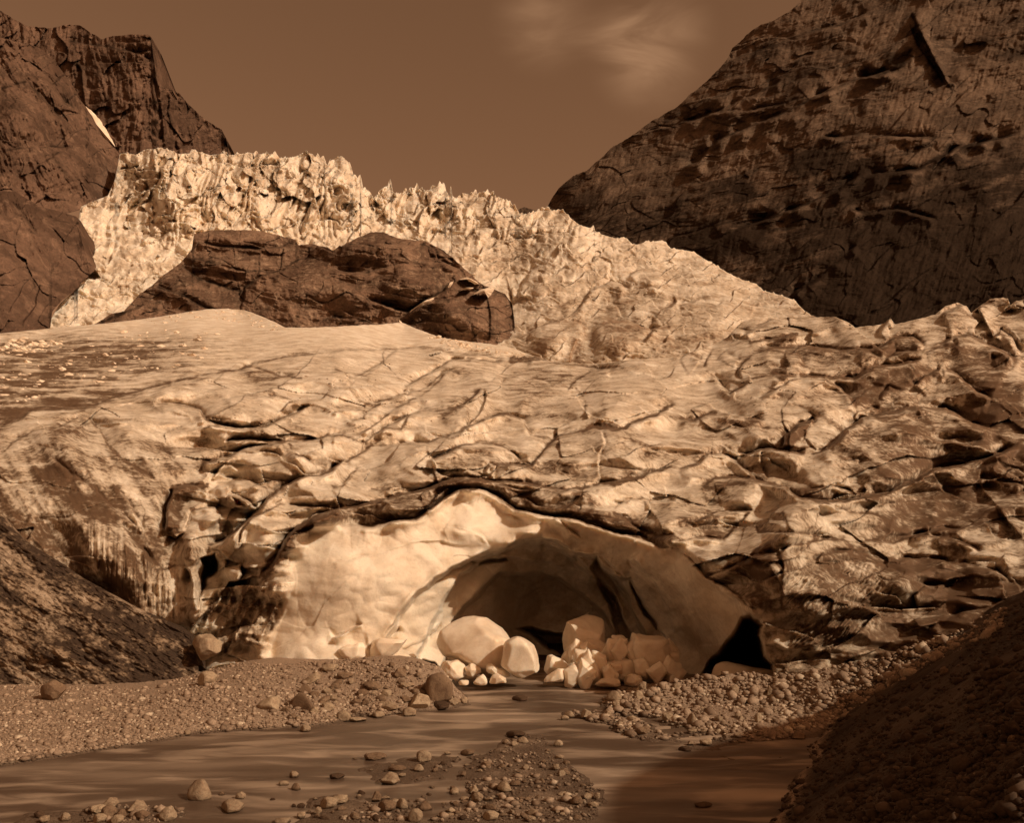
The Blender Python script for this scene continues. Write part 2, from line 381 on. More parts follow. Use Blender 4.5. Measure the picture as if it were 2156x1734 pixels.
LN = [
 ('5', [(0,100),(100,95),(200,97),(300,88),(400,85),(540,92),(600,112),(720,118),(820,130),(890,132),(1000,135),(1120,155),(1200,165),(1300,185),(1400,190),(1500,175)], .10, 12, .7),
 ('5', [(360,290),(440,240),(520,190),(600,150),(680,145),(800,152),(870,150)], .12, 16, .7),
 ('5', [(370,300),(380,320),(480,285),(560,205),(600,200),(650,225)], .10, 12, .6),
 ('5', [(100,235),(150,215),(250,165),(300,110),(330,90)], .07, 12, .5),
 ('5', [(85,250),(110,330),(150,365)], .06, 10, .4),
 ('5', [(160,372),(260,350),(330,330),(360,318),(385,320)], .10, 12, .8),
 ('5', [(0,190),(60,200),(85,230),(90,280)], .08, 12, .4),
 ('5', [(200,530),(300,470),(370,430),(450,400),(540,400),(640,385),(700,340),(760,285)], .14, 18, .8),
 ('5', [(760,283),(776,320),(762,380),(720,440),(670,490)], -.10, 12, .3),
 ('5', [(120,520),(200,480),(330,390),(430,330),(500,290),(580,205)], .10, 14, .6),
 ('5', [(160,560),(270,490),(350,500),(390,420)], .06, 10, .5),
 ('5', [(360,560),(480,560),(600,520),(690,480),(780,435),(870,415),(960,450),(1000,520),(1090,545)], .12, 18, .7),
 ('5', [(470,660),(560,620),(650,575),(740,560),(810,565),(880,590),(940,640),(960,665)], .14, 22, .8),
 ('5', [(60,670),(110,630),(200,580),(300,575),(430,575),(500,560)], .10, 16, .7),
 ('5', [(800,675),(960,670),(1000,670),(1030,640),(1080,580),(1130,530),(1200,510),(1260,495),(1340,490),(1440,490),(1500,465),(1560,445),(1640,410),(1734,360)], .18, 28, .85),
 ('5', [(1345,500),(1372,560),(1338,630),(1338,700),(1350,760)], .035, 6, 0),
 ('5', [(1330,670),(1450,690),(1560,700)], .04, 10, .1),
 ('5', [(0,985),(100,975),(200,980),(300,955),(420,940),(500,890),(560,840),(620,800),(680,785),(740,790),(820,820),(880,860),(920,890),(1000,910),(1120,930),(1160,930),(1250,950),(1350,985),(1450,1020),(1540,1030),(1600,1060),(1650,1085),(1734,1090)], .12, 20, .9),
 ('5', [(0,890),(120,880),(250,850),(350,820),(430,800),(540,770),(620,735),(700,735),(780,750),(900,755),(1000,770),(1150,795),(1250,790),(1350,765),(1500,740),(1600,710),(1734,670)], .14, 18, 1.0),
 ('5', [(820,770),(950,800),(1100,810),(1230,800),(1300,810),(1350,850),(1370,880)], .05, 8, .2),
 ('5', [(860,790),(950,830),(1020,870),(1110,890),(1180,880),(1240,840),(1290,800)], .05, 8, .8),
 ('5', [(1560,835),(1600,900),(1640,970),(1660,1020)], -.05, 10, .3),
 ('5', [(1420,900),(1440,870),(1500,850),(1560,840),(1650,850),(1734,850)], .07, 14, .7),
 ('5', [(1410,905),(1480,960),(1550,1000),(1640,1020),(1734,1030)], .05, 10, .7),
 ('5', [(850,265),(870,240),(960,220),(1110,260)], .05, 14, .3),
 ('5', [(1180,300),(1220,250),(1270,225),(1300,200),(1400,190)], .09, 20, .6),
 ('5', [(1190,290),(1230,290),(1270,340),(1275,410),(1285,440)], -.05, 9, .7),
 ('5', [(470,570),(490,620),(510,700),(550,790)], -.05, 6, .8),
 ('5', [(730,575),(840,545),(920,575),(950,610)], .05, 10, .3),
 ('5', [(760,720),(790,670),(825,680),(810,740)], .06, 8, .2),
 ('5', [(590,650),(680,690),(790,745),(900,790)], .04, 7, .2),
 ('5', [(1100,945),(1130,930),(1210,1010),(1270,1045)], .04, 10, .1),
 ('5', [(0,400),(50,410),(100,450),(160,440),(200,390),(260,360)], .10, 12, .6),
 ('5', [(0,520),(60,520),(110,545),(170,560)], .10, 12, .9),
 ('5', [(0,800),(60,770),(100,720),(140,690)], .07, 10, .5),
 ('5', [(180,800),(240,790),(300,805),(370,800)], .05, 8, .7),
 # smooth relief inside the lit face
 ('5', [(180,1110),(300,1100),(400,1060),(540,1050),(650,1075),(790,1085)], -.012, 14, .08),
 ('5', [(0,1160),(150,1130),(300,1110)], .012, 10, .35),
 ('5', [(540,1000),(620,990),(760,1030),(795,1085)], .03, 16, .0),
 ('5', [(640,850),(720,900),(800,900),(900,930),(960,960)], .03, 14, .0),
 # T4
 ('4', [(0,480),(60,450),(150,410),(300,385),(450,380),(620,320),(760,290),(900,245),(1050,215),(1180,200),(1300,160),(1450,130),(1734,97)], .10, 14, .8),
 ('4', [(380,420),(440,430),(500,500),(560,590),(640,660),(720,710),(780,745)], .05, 16, .75),
 ('4', [(20,620),(60,560),(160,500),(300,480),(400,430)], .05, 14, .4),
 ('4', [(800,590),(850,630),(900,680),(930,700)], .05, 12, .6),
 ('4', [(750,320),(850,270),(960,260),(1080,220)], .06, 16, .3),
 ('4', [(780,360),(900,370),(1000,400),(1040,460),(1120,480),(1250,490),(1310,480)], .12, 14, .7),
 ('4', [(1010,490),(1060,480),(1160,485),(1250,490),(1330,480),(1400,440),(1500,400),(1560,370)], .12, 14, .8),
 ('4', [(1130,340),(1250,325),(1380,330),(1460,350)], .08, 12, .6),
 ('4', [(1180,200),(1260,180),(1330,200),(1400,230),(1520,235)], .08, 12, .9),
 ('4', [(1110,555),(1250,545),(1400,555),(1520,555),(1640,530),(1734,520)], .12, 14, .9),
 ('4', [(1000,660),(1080,650),(1150,630),(1230,590),(1330,570),(1440,560)], .14, 16, .8),
 ('4', [(1060,740),(1100,690),(1150,650)], .10, 12, .3),
 ('4', [(1080,765),(1150,755),(1240,745),(1300,780),(1370,800)], .10, 14, .5),
 ('4', [(1440,560),(1480,620),(1560,660),(1640,690)], .09, 14, .9),
 ('4', [(1140,820),(1200,830),(1250,860),(1280,890)], .12, 12, .5),
 ('4', [(1280,895),(1200,890),(1150,860),(1138,825)], .06, 6, .3),
 ('4', [(1030,1075),(1120,1050),(1200,980),(1280,910),(1340,840),(1420,780),(1500,740),(1600,720),(1660,700),(1734,640)], .20, 24, 1.0),
 ('4', [(1190,1080),(1215,1000),(1260,940),(1400,870),(1560,880),(1660,890)], .07, 12, .7),
 ('4', [(1300,1225),(1350,1190),(1400,1100),(1440,1030),(1520,960),(1600,920),(1734,880)], .14, 26, .9),
 ('4', [(1030,1075),(1100,1100),(1160,1160),(1220,1190),(1300,1190)], -.06, 10, .5),
 ('4', [(870,790),(950,770),(1050,775)], .10, 14, 1.0),
 ('4', [(830,1000),(830,930),(845,850),(870,790)], .12, 12, .9),
 ('4', [(960,880),(945,950),(915,1010),(880,1040),(845,1020)], .06, 8, .7),
 ('4', [(960,900),(1010,890),(1080,880),(1110,920),(1080,970)], .08, 10, .6),
 ('4', [(600,950),(680,1060),(760,1150),(830,1200),(900,1170),(950,1180)], .09, 20, .6),
 ('4', [(250,620),(360,720),(480,800),(560,880),(640,940),(700,990)], .05, 14, .7),
 ('4', [(560,760),(640,850),(700,960),(720,1020)], .04, 10, .35),
 ('4', [(920,1160),(950,1200),(980,1420)], -.10, 10, .2),
 ('4', [(1000,1420),(1010,1300),(1000,1210)], -.08, 8, .3),
 ('4', [(950,1500),(1040,1400),(1150,1260),(1300,1225)], -.10, 18, .7),
 ('4', [(1120,1180),(1200,1175),(1210,1220),(1180,1260)], .10, 12, .4),
 # T6
 ('6', [(125,330),(180,250),(230,260),(320,300)], .09, 16, .4),
 ('6', [(130,340),(200,400),(260,465),(320,430),(360,395),(440,380),(540,400)], .10, 18, .6),
 ('6', [(330,400),(300,350),(330,310),(370,270),(470,245),(560,260),(620,290),(650,330)], .10, 18, .6),
 ('6', [(400,240),(480,235),(600,230),(730,235),(850,250),(950,255),(1030,290)], .12, 18, .9),
 ('6', [(460,365),(600,375),(760,385),(880,390),(980,330),(1100,320),(1240,290)], .14, 18, 1.0),
 ('6', [(320,180),(400,130),(480,90),(560,60),(600,55)], .10, 20, .2),
 ('6', [(350,215),(420,205),(500,190),(560,165),(610,170)], .08, 10, 1.0),
 ('6', [(0,110),(80,100),(180,95)], .07, 12, .3),
 ('6', [(0,300),(60,260),(120,300)], .07, 16, .3),
 ('6', [(600,60),(680,80),(760,75),(830,90),(870,130)], .10, 16, .2),
 ('6', [(880,245),(980,240),(1080,190),(1180,185),(1240,230)], .12, 16, 1.0),
 ('6', [(1040,290),(1100,260),(1200,250),(1260,270)], .08, 12, .8),
 ('6', [(400,490),(480,450),(560,400),(640,385),(740,395),(820,440),(880,510),(890,580)], .10, 20, .5),
 ('6', [(490,455),(560,500),(640,560),(740,610),(820,650)], .03, 8, .5),
 ('6', [(0,590),(80,600),(160,570),(260,565),(360,590),(440,600)], .12, 20, .8),
 ('6', [(530,740),(535,680),(600,620),(670,600),(680,620)], .14, 14, 1.0),
 ('6', [(640,640),(640,690),(700,745),(780,715)], -.06, 10, .5),
 ('6', [(660,780),(740,740),(800,690),(850,640),(930,590),(1050,560),(1200,535),(1340,540),(1400,570),(1480,620),(1600,640)], .22, 34, .7),
 ('6', [(300,800),(350,770),(410,745),(470,740),(560,760),(640,780)], .14, 20, .5),
 ('6', [(0,850),(100,810),(150,770),(220,770),(300,810),(350,850),(400,900),(440,910)], .12, 18, .6),
 ('6', [(410,750),(420,830),(450,900)], .06, 10, .7),
 ('6', [(100,930),(180,890),(280,880),(360,890),(440,915),(540,930),(600,990),(700,1000),(830,1005),(950,985),(1050,960),(1150,920),(1220,880),(1300,840),(1420,820),(1500,800),(1600,770),(1734,700)], .16, 22, 1.0),
 ('6', [(620,950),(700,940),(800,935),(880,960)], .07, 10, .7),
 ('6', [(740,1000),(800,1040),(900,1060),(1010,1075)], .07, 10, .8),
 ('6', [(0,1110),(100,1100),(200,1050),(290,1060),(380,1050)], .08, 14, .6),
 ('6', [(0,1200),(100,1190),(230,1195),(300,1120),(370,1055)], .09, 14, .9),
 ('6', [(370,1110),(400,1160),(500,1160),(640,1165),(720,1190),(850,1200)], .09, 12, .8),
 ('6', [(520,1050),(560,1130),(590,1160)], -.05, 10, .6),
 ('6', [(700,1060),(690,1120),(650,1160)], .05, 10, .5),
 ('6', [(500,1270),(560,1235),(640,1215),(700,1200),(830,1195),(885,1240)], .10, 10, .8),
 ('6', [(690,1305),(720,1270),(790,1262),(885,1245)], .06, 8, .8),
 ('6', [(0,1250),(60,1290),(110,1350),(150,1390),(220,1420),(300,1470),(340,1520),(400,1560)], .07, 16, .4),
 ('6', [(140,1385),(260,1340),(400,1270),(500,1265)], .08, 12, .6),
 ('6', [(880,1210),(960,1200),(1080,1215),(1200,1165),(1320,1145),(1450,1140)], .09, 14, .5),
 ('6', [(1080,1210),(1150,1180),(1240,1175),(1350,1190),(1450,1220),(1520,1260)], .08, 12, .8),
 ('6', [(1500,900),(1540,960),(1600,1040),(1660,1110),(1734,1190)], -.10, 16, .1),
 ('6', [(1510,900),(1600,900),(1734,920)], .10, 16, .8),
 ('6', [(1060,1300),(1160,1290),(1300,1300),(1450,1320),(1600,1360),(1680,1420)], .10, 14, .9),
 ('6', [(500,1240),(530,1330),(520,1440),(530,1560)], -.05, 14, .6),
 ('6', [(1370,180),(1450,175),(1520,200),(1600,240),(1700,290)], .14, 20, .8),
 ('6', [(1240,260),(1300,240),(1370,185)], .10, 12, .8),
 ('6', [(1570,300),(1640,270),(1734,290)], .10, 14, .5),
 ('6', [(1320,340),(1400,370),(1500,460),(1580,490)], .12, 18, .7),
 ('6', [(1000,490),(1060,430),(1150,470),(1210,530)], .10, 16, .4),
 ('6', [(1180,430),(1240,370),(1320,340)], .10, 14, .8),
 ('6', [(880,600),(900,560),(960,535),(1010,550)], .08, 12, .4),
 ('6', [(1320,60),(1380,40),(1440,10)], .12, 20, .1),
 ('6', [(1500,30),(1530,90),(1560,150),(1600,200)], -.12, 16, .1),
 ('6', [(1000,170),(1040,110),(1060,90),(1085,125)], .12, 12, .1),
 ('6', [(1580,190),(1620,150),(1670,190),(1720,260)], .12, 14, .1),
 ('6', [(1520,830),(1600,810),(1660,870),(1734,900)], .08, 14, .6),
 ('6', [(1200,1560),(1180,1480),(1240,1430),(1350,1420)], .08, 12, .9),
 ('6', [(1250,1660),(1320,1600),(1420,1560),(1560,1540),(1660,1470)], .09, 16, .8),
]
BP = [('6', (1100,720), 330, 170, -15, .05), ('6', (650,480), 230, 90, 20, .04), ('5', (1100,350), 300, 110, 8, .05), ('5', (1500,300), 220, 110, 0, .04),
      ('5', (1200,620), 220, 80, 0, .03), ('5', (1550,600), 180, 80, -10, .03), ('5', (720,640), 160, 60, 10, .03), ('4', (300,560), 260, 110, 35, .05),
      ('4', (650,520), 220, 90, 35, .04), ('4', (560,1150), 280, 120, 50, .05), ('4', (1550,620), 90, 50, 0, .03), ('4', (1290,680), 90, 70, 0, .04),
      ('4', (1420,660), 80, 70, 0, .04), ('4', (1300,1050), 130, 90, -30, .06), ('4', (960,1080), 60, 110, 10, .05), ('4', (1180,1010), 40, 90, 15, .05),
      ('4', (1050,950), 45, 60, 0, .04), ('4', (970,1300), 26, 110, 4, .05), ('4', (1160,1210), 60, 40, 10, .05), ('4', (300,1000), 160, 90, 30, -.03),
      ('4', (900,300), 140, 70, 0, .04), ('5', (80,320), 130, 120, 30, .04),
      ('6', (250,1320), 130, 60, -20, .04), ('6', (750,1500), 260, 200, 0, .05), ('6', (1130,1420), 90, 70, 30, .05), ('6', (850,1100), 160, 60, 0, .03), ('6', (340,1000), 160, 50, 0, .03),
      ('5', (700,1000), 160, 80, 20, .02), ('5', (230,1250), 330, 170, 0, .02), ('5', (980,1010), 60, 25, 0, .02)]
PT = [ # nested arches of the cave
      ('5', [(770,1120),(880,1085),(960,1062),(1050,1048),(1150,1090),(1260,1180),(1370,1270),(1440,1370),(1500,1500),(1560,1620),(1600,1850),(330,1850),(480,1500),(560,1330),(640,1220)], .035, 9),
      ('5', [(1330,1120),(1370,1190),(1445,1235),(1500,1232),(1560,1360),(1650,1500),(1720,1620),(1760,1850),(1400,1850),(1440,1640),(1400,1430),(1340,1290),(1290,1180)], .045, 8),
      ('5', [(700,1300),(800,1060),(1040,950),(1160,945),(1350,1000),(1600,1078),(1740,1115),(1900,1240),(2060,1410),(2150,1560),(2150,1900),(700,1900)], .10, 150),
      ('5', [(250,1560),(340,1420),(430,1310),(520,1240),(620,1180),(720,1130),(790,1095),(860,1090),(930,1050),(1040,1030),(1130,1050),(1200,1100),(1330,1130),(1420,1200),(1480,1290),(1520,1400),(1560,1500),(1650,1600),(1760,1800),(380,1800),(380,1800),(420,1640)], .045, 8),
      ('5', [(560,1640),(600,1450),(660,1380),(740,1310),(790,1250),(850,1205),(960,1212),(1060,1210),(1150,1240),(1200,1290),(1260,1310),(1330,1370),(1390,1440),(1430,1530),(1600,1800),(480,1800)], .05, 9),
      ('5', [(1000,1260),(1150,1290),(1260,1340),(1370,1430),(1420,1530),(1180,1530),(900,1500)], .02, 60),
      ('5', [(900,1490),(1000,1480),(1130,1500),(1280,1540),(1300,1600),(1180,1640),(1080,1600),(1000,1530)], .10, 12),
      ('5', [(1485,1230),(1530,1290),(1600,1400),(1680,1540),(1660,1540),(1560,1420),(1500,1300)], .05, 8),
      ('5', [(455,1640),(520,1660),(560,1700),(430,1720)], .1, 8),
      ('P', [(1490,1392),(1520,1365),(1545,1330),(1560,1300),(1580,1292),(1600,1304),(1612,1318),(1604,1340),(1614,1372),(1632,1396),(1640,1480),(1440,1480)], .55, 26),
      ('4', [(985,1140),(1080,1105),(1100,1150),(1090,1200),(1040,1250),(1010,1340),(985,1420),(1000,1250),(1010,1180)], .10, 10),
      ('4', [(1150,830),(1200,840),(1245,870),(1250,890),(1190,875)], .04, 6),
      ('5', [(680,1150),(800,1130),(880,1130),(890,1160),(700,1180)], .03, 10)]
DT = [('4', [(0,60),(200,50),(450,30),(800,30),(1000,60),(800,170),(500,240),(200,300),(0,330)], .35, 40),
      ('4', [(0,360),(300,330),(560,310),(700,300),(500,370),(200,400),(0,490)], .5, 22),
      ('4', [(180,690),(280,680),(360,740),(400,820),(520,850),(620,920),(600,960),(480,950),(380,900),(280,830)], .55, 22),
      ('4', [(250,460),(400,420),(470,480),(340,540),(240,560)], .3, 25),
      ('4', [(0,830),(120,900),(300,1030),(420,1110),(600,1260),(700,1380),(500,1300),(200,1120),(0,960)], .3, 22),
      ('4', [(600,1000),(700,1080),(720,1300),(640,1330),(560,1180)], .22, 26),
      ('4', [(1100,1300),(1300,1230),(1420,1300),(1410,1420),(1330,1540),(1180,1600),(1080,1620),(960,1520)], .22, 14),
      ('4', [(870,790),(960,765),(1060,775),(980,810),(900,900),(890,1010),(850,1010),(835,920)], .55, 10),
      ('4', [(1380,1100),(1440,1020),(1540,950),(1700,890),(1734,930),(1600,980),(1480,1060),(1420,1160),(1330,1230),(1300,1225)], .5, 9),
      ('4', [(1540,900),(1640,890),(1734,890),(1734,860),(1560,860)], .3, 12),
      ('4', [(1220,180),(1300,200),(1380,240),(1360,290),(1290,290),(1200,230)], .3, 12),
      ('4', [(1230,490),(1310,490),(1360,550),(1250,550)], .3, 8),
      ('5', [(0,890),(250,855),(430,800),(600,740),(740,745),(740,790),(620,805),(500,890),(420,940),(200,975),(0,975)], .42, 9),
      ('5', [(740,760),(900,790),(1100,860),(1250,800),(1370,880),(1250,950),(1120,930),(920,890),(820,820)], .42, 9),
      ('5', [(1250,950),(1400,900),(1560,960),(1734,1030),(1734,1085),(1600,1055),(1350,985)], .34, 12),
      ('5', [(1260,495),(1370,462),(1430,485),(1480,460),(1500,462),(1440,492),(1300,500)], .8, 4),
      ('5', [(1370,765),(1450,740),(1600,708),(1560,730),(1450,765)], .9, 4),
      ('5', [(880,135),(910,122),(1000,135),(1030,150),(900,155)], .8, 4),
      ('5', [(600,340),(700,320),(700,350),(620,360)], .4, 8),
      ('5', [(540,410),(640,390),(640,420),(560,440)], .45, 8),
      ('5', [(600,200),(800,160),(1100,165),(1250,200),(1180,300),(1100,400),(900,400),(700,300),(560,260)], .13, 30),
      ('5', [(1080,580),(1260,510),(1500,520),(1734,560),(1734,700),(1400,760),(1000,740),(850,690),(1000,680)], .15, 26),
      ('5', [(500,640),(650,580),(800,570),(900,620),(950,670),(800,680),(700,720),(540,720)], .17, 14),
      ('6', [(0,560),(440,600),(540,640),(530,740),(300,800),(150,760),(0,740)], .22, 22),
      ('6', [(240,570),(400,590),(380,620),(240,610)], .5, 9),
      ('6', [(620,230),(900,250),(1050,290),(1000,340),(880,390),(600,370),(350,400),(300,340),(380,260)], .24, 18),
      ('6', [(900,380),(1100,330),(1250,320),(1320,380),(1180,440),(960,500),(870,520)], .5, 14),
      ('6', [(930,240),(1080,200),(1200,200),(1200,260),(1060,270)], .5, 12),
      ('6', [(1280,240),(1400,190),(1560,240),(1700,290),(1580,480),(1480,450),(1360,360)], .4, 14),
      ('6', [(1400,560),(1480,490),(1600,440),(1734,420),(1734,640),(1600,640),(1480,620)], .62, 14),
      ('6', [(490,180),(600,165),(590,200),(500,220)], .8, 6),
      ('6', [(120,930),(300,885),(420,910),(300,930),(120,960)], .45, 9),
      ('6', [(560,640),(660,600),(640,680),(560,740),(530,720)], .7, 8),
      ('6', [(850,640),(1050,570),(1350,560),(1600,660),(1500,780),(1200,860),(900,950),(780,850)], .30, 26),
      ('6', [(400,1250),(520,1290),(530,1420),(500,1560),(430,1560),(330,1500),(150,1400)], .42, 14),
      ('6', [(520,1280),(700,1300),(900,1240),(1060,1300),(1180,1440),(1090,1560),(900,1734),(560,1734),(520,1500)], .34, 18),
      ('6', [(1060,1300),(1300,1300),(1600,1360),(1734,1420),(1734,1600),(1500,1700),(1200,1734),(960,1734),(1060,1560),(1200,1470)], .62, 16),
      ('6', [(1050,1000),(1250,900),(1500,880),(1560,1000),(1640,1120),(1400,1140),(1200,1170),(980,1190)], .40, 22),
      ('6', [(1500,780),(1734,700),(1734,1180),(1600,1030),(1500,890)], .45, 18),
      ('6', [(0,1110),(200,1060),(230,1190),(0,1195)], .28, 12),
      ('6', [(600,960),(800,940),(1100,930),(1000,990),(700,1000)], .45, 12),
      ('6', [(700,700),(1734,560),(1734,1734),(600,1734)], .06, 60)]
ARCH = [('5', [(1210,1110),(1290,1200),(1400,1290),(1450,1400),(1490,1520)], -.030, 22, .06), ('5', [(1370,1190),(1450,1300),(1520,1430),(1590,1540)], -.022, 20, .05), ('5', [(1500,1130),(1600,1230),(1680,1380),(1720,1520)], -.020, 24, .05),
 ('5', [(1045,1035),(1130,1045),(1205,1098)], -.03, 12, .15), ('5', [(780,1090),(860,1130),(980,1150),(1100,1160),(1180,1200)], -.014, 14, .1),
 ('5', [(1200,1100),(1130,1055),(1040,1030),(940,1050),(880,1085),(800,1092),(720,1130),(620,1180),(520,1240),(430,1310),(330,1430),(250,1540)], .022, 16, .22),
 ('5', [(1330,1380),(1262,1312),(1200,1290),(1150,1240),(1060,1210),(960,1210),(850,1205),(790,1250),(740,1305),(660,1380),(610,1450)], .02, 14, .12),
 ('5', [(1210,1105),(1330,1130),(1365,1190),(1440,1232),(1490,1235)], -.035, 14, .1), ('5', [(1480,1235),(1420,1190),(1370,1130),(1300,1110)], .015, 14, .05),
 ('5', [(1560,1290),(1530,1210),(1480,1140)], .02, 16, .05), ('5', [(160,1470),(90,1500),(0,1540)], -.02, 12, .2), ('5', [(340,1470),(270,1560),(170,1580)], .02, 16, .15),
 ('5', [(560,1420),(520,1500),(440,1560),(330,1600)], .02, 14, .1), ('5', [(1180,1460),(1240,1440),(1300,1410),(1290,1395)], .015, 10, .1)]
LN += [(a, b, c*1.7, d, min(1, e*2.2+.25)) for a, b, c, d, e in ARCH]  # dark lines paint crease shade so the arch folds show in shadow
def glacier_extra(U, V, L0, L, dirt_shade):
    Y0 = np.exp(L0); X, Y, Z = ray(U, V, Y0)
    SZ = Z+.33*Y
    # masks
    cave = sm(-18, 14, sdf(U, V, T('5', [(-120,1000),(300,965),(500,900),(640,800),(760,800),(900,890),(1160,935),(1350,990),(1600,1065),(1740,1100),(1900,1230),(2060,1400),(2160,1560),(2180,1850),(-300,1850),(-330,1600)])))
    snow = sm(30, -25, V-curve([(-160, 905), (0, 892), (190, 858), (330, 820), (450, 785), (560, 762), (700, 738), (850, 734), (920, 736), (1000, 748), (1110, 758), (1200, 600), (2300, 600)], U))
    left = sm(470, 330, U)*sm(880, 960, V)
    rough = (1-cave)*(1-.93*snow)*(1-.75*left)
    far = sm(95, 160, Y0)
    # broken overlapping plates: sawtooth terraces with curving fronts, dirt gathering on their lips
    z = U*0; WU = 26*fbm(U/150, V/80, z, 3, 3); WV = 16*fbm(U/150, V/80, z, 3, 4)
    for i, (lam, slope, amp, sd) in enumerate(((92, .10, .055, 11), (54, -.30, .020, 23))):
        ph = (V+slope*U+WV*1.5)/lam+1.1*fbm(U/(lam*3.2), V/(lam*1.6), z, 3, sd)
        s = saw(ph); am = sm(-.1, .45, pn(U/(lam*2.5), V/(lam*1.5), z, sd+5))
        L += rough*amp*(s-.5)*am
        lip = np.exp(-s/(.035*40/lam))
        dirt_shade += rough*am*lip*(.5, .3)[i]*sm(-.3, .3, pn(U/40, V/20, z, sd+9))
    h, e = facet((U+WU)/170, (V+WV)/74, 5, 1.7, .7); L += rough*.024*h; dirt_shade += rough*.25*np.exp(-e/.012)
    rd_ = 1-2*np.abs(pn((U+.5*V+2*WU)/165, (V-.10*U+2*WV)/62, z, 45)); rd2 = 1-2*np.abs(pn((U-.8*V+2*WU)/80, (V+.12*U+2*WV)/36, z, 46))
    rg = 1-.45*sm(1450, 1800, U)
    L -= rough*rg*(.032*rd_+.007*rd2*sm(-.2, .4, pn(U/140, V/60, z, 48)))
    dirt_shade += rough*(.16*sm(.80, 1.0, rd_)+.10*sm(-.1, -.9, rd_))
    L += rough*.022*fbm(U/85, V/34, z, 2, 41)+rough*.0012*fbm(U/18, V/10, z, 2, 42)
    L += rough*.004*fbm((U+.6*V)/120, (V-.15*U)/9, z, 2, 43)*sm(0, .5, pn(U/150, V/60, z, 44))
    # cave ice: scalloped, smooth
    sc = 1-np.abs(pn(X*.55+1.2*pn(X*.3, Z*.3, Y*0, 2), Z*1.0, Y*.3, 51))*2
    L += cave*(.0020*sc+.0007*fbm(X*1.5, Z*2.4, Y*.5, 3, 55)+.010*fbm(X*.22, Z*.35, Y*.1, 3, 58)+.003*facet(X*.28+.6*pn(X*.3, Z*.3, Y*0, 60), Z*.36+.6*pn(X*.3, Z*.3, Y*0, 61), 9, 1.1, .35)[0])
    # fluted wall at left of the arch
    fl = sm(-8, 12, sdf(U, V, T('4', [(1100,1280),(1300,1230),(1420,1280),(1420,1420),(1330,1560),(1180,1620),(1060,1640),(940,1520)])))
    a = (U*.86+V*.42)
    L += fl*(.010*np.abs(np.sin(a/7+2.2*pn(U/45, V/60, U*0, 61)))-.004+.006*fbm(U/10, V/16, U*0, 3, 62))
    dirt_shade += fl*.35*(pn(U/9, V/30, U*0, 63)+.2)
    # rippled surface at right of the cave
    rp = sm(-12, 20, sdf(U, V, T('6', [(530,1300),(700,1310),(900,1300),(1100,1420),(1080,1560),(900,1700),(700,1800),(560,1734),(530,1500)])))
    b = V*.8+U*.75+14*pn(U/60, V/60, U*0, 66)
    L += rp*(.005*(1-np.abs(pn(b/9, (U-V)/60, U*0, 67))*2)+.004*fbm(U/12, V/12, U*0, 2, 68))
    # left lobe streaks down slope
    L += left*(.006*fbm((U-V*.6)/22, (U+V)/140, U*0, 4, 71)+.004*fbm(U/30, V/30, U*0, 3, 72))
    dirt_shade += left*.52+left*.55*fbm((U-V*.6)/26, (U+V)/150, U*0, 4, 73)
    # icy wall with vertical melt streaks under the left lip
    wl = sm(-10, 15, sdf(U, V, T('4', [(400,950),(600,980),(760,1150),(900,1200),(960,1300),(900,1460),(700,1390),(480,1220)])))
    L += wl*.012*fbm(U/10, V/120, U*0, 3, 75); dirt_shade += wl*.30*fbm(U/9, V/140, U*0, 3, 76)
    # snow: soft, with small lumps
    L += snow*(.006*fbm(X*.12, Y*.05, Z*.3, 4, 81)-.0022*np.maximum(0, fbm(X*.9, Y*.35, Z, 3, 82)-.1)*4*sm(950, 300, U)*sm(690, 730, V))
    dirt_shade += snow*(.05+sm(950, 200, U)*sm(682, 735, V)*(.34+1.0*fbm(U/90+V/60, V/9, z, 5, 84)+.4*fbm(U/16, V/5, z, 3, 85)))
    dirt_shade += rough*(.25+.26*fbm(U/90, V/40, z, 5, 91))+rough*(sm(1050, 1700, U)*.12+sm(1500, 2050, U)*.14)+rough*.22*sm(.0, .5, fbm(U/160, V/50, z, 4, 93))
    cave_shade = dirt_shade*0+.14*sm(-40, 60, sdf(U, V, T('5', [(1060,1010),(1180,975),(1350,1020),(1600,1100),(1740,1135),(1900,1260),(2040,1420),(2090,1800),(1060,1800),(960,1440),(880,1240),(960,1200),(960,1090)])))  # painted shade: darkens the right wall and back of the cave
    dirt_shade = cave_shade*cave+dirt_shade*(1-.55*cave*sm(5, 25, sdf(U, V, T('5', [(-120,1000),(300,975),(500,910),(640,810),(760,810),(900,900),(1160,945),(1350,1000),(1600,1075),(1740,1110),(1900,1240),(2060,1410),(2100,1560),(2100,1850),(-120,1850),(-140,1600)]))))
    return L, dirt_shade
def top_glacier(uu):
    v = curve(TOP, uu); z = np.zeros_like(uu)
    m = sm(1400, 1560, uu)
    return v+m*2.2*pn(uu/14, z, z, 3)+(1-m)*(1.6*fbm(uu/12, z, z, 4, 5)*sm(250, 420, uu))
g = relief('glacier', M_ICE, top_glacier, BOT, -420, 2520, 1.75, CT, LN, BP, PT, DT, glacier_extra, back=.25, drop=.35)
tag(g, kind='structure')

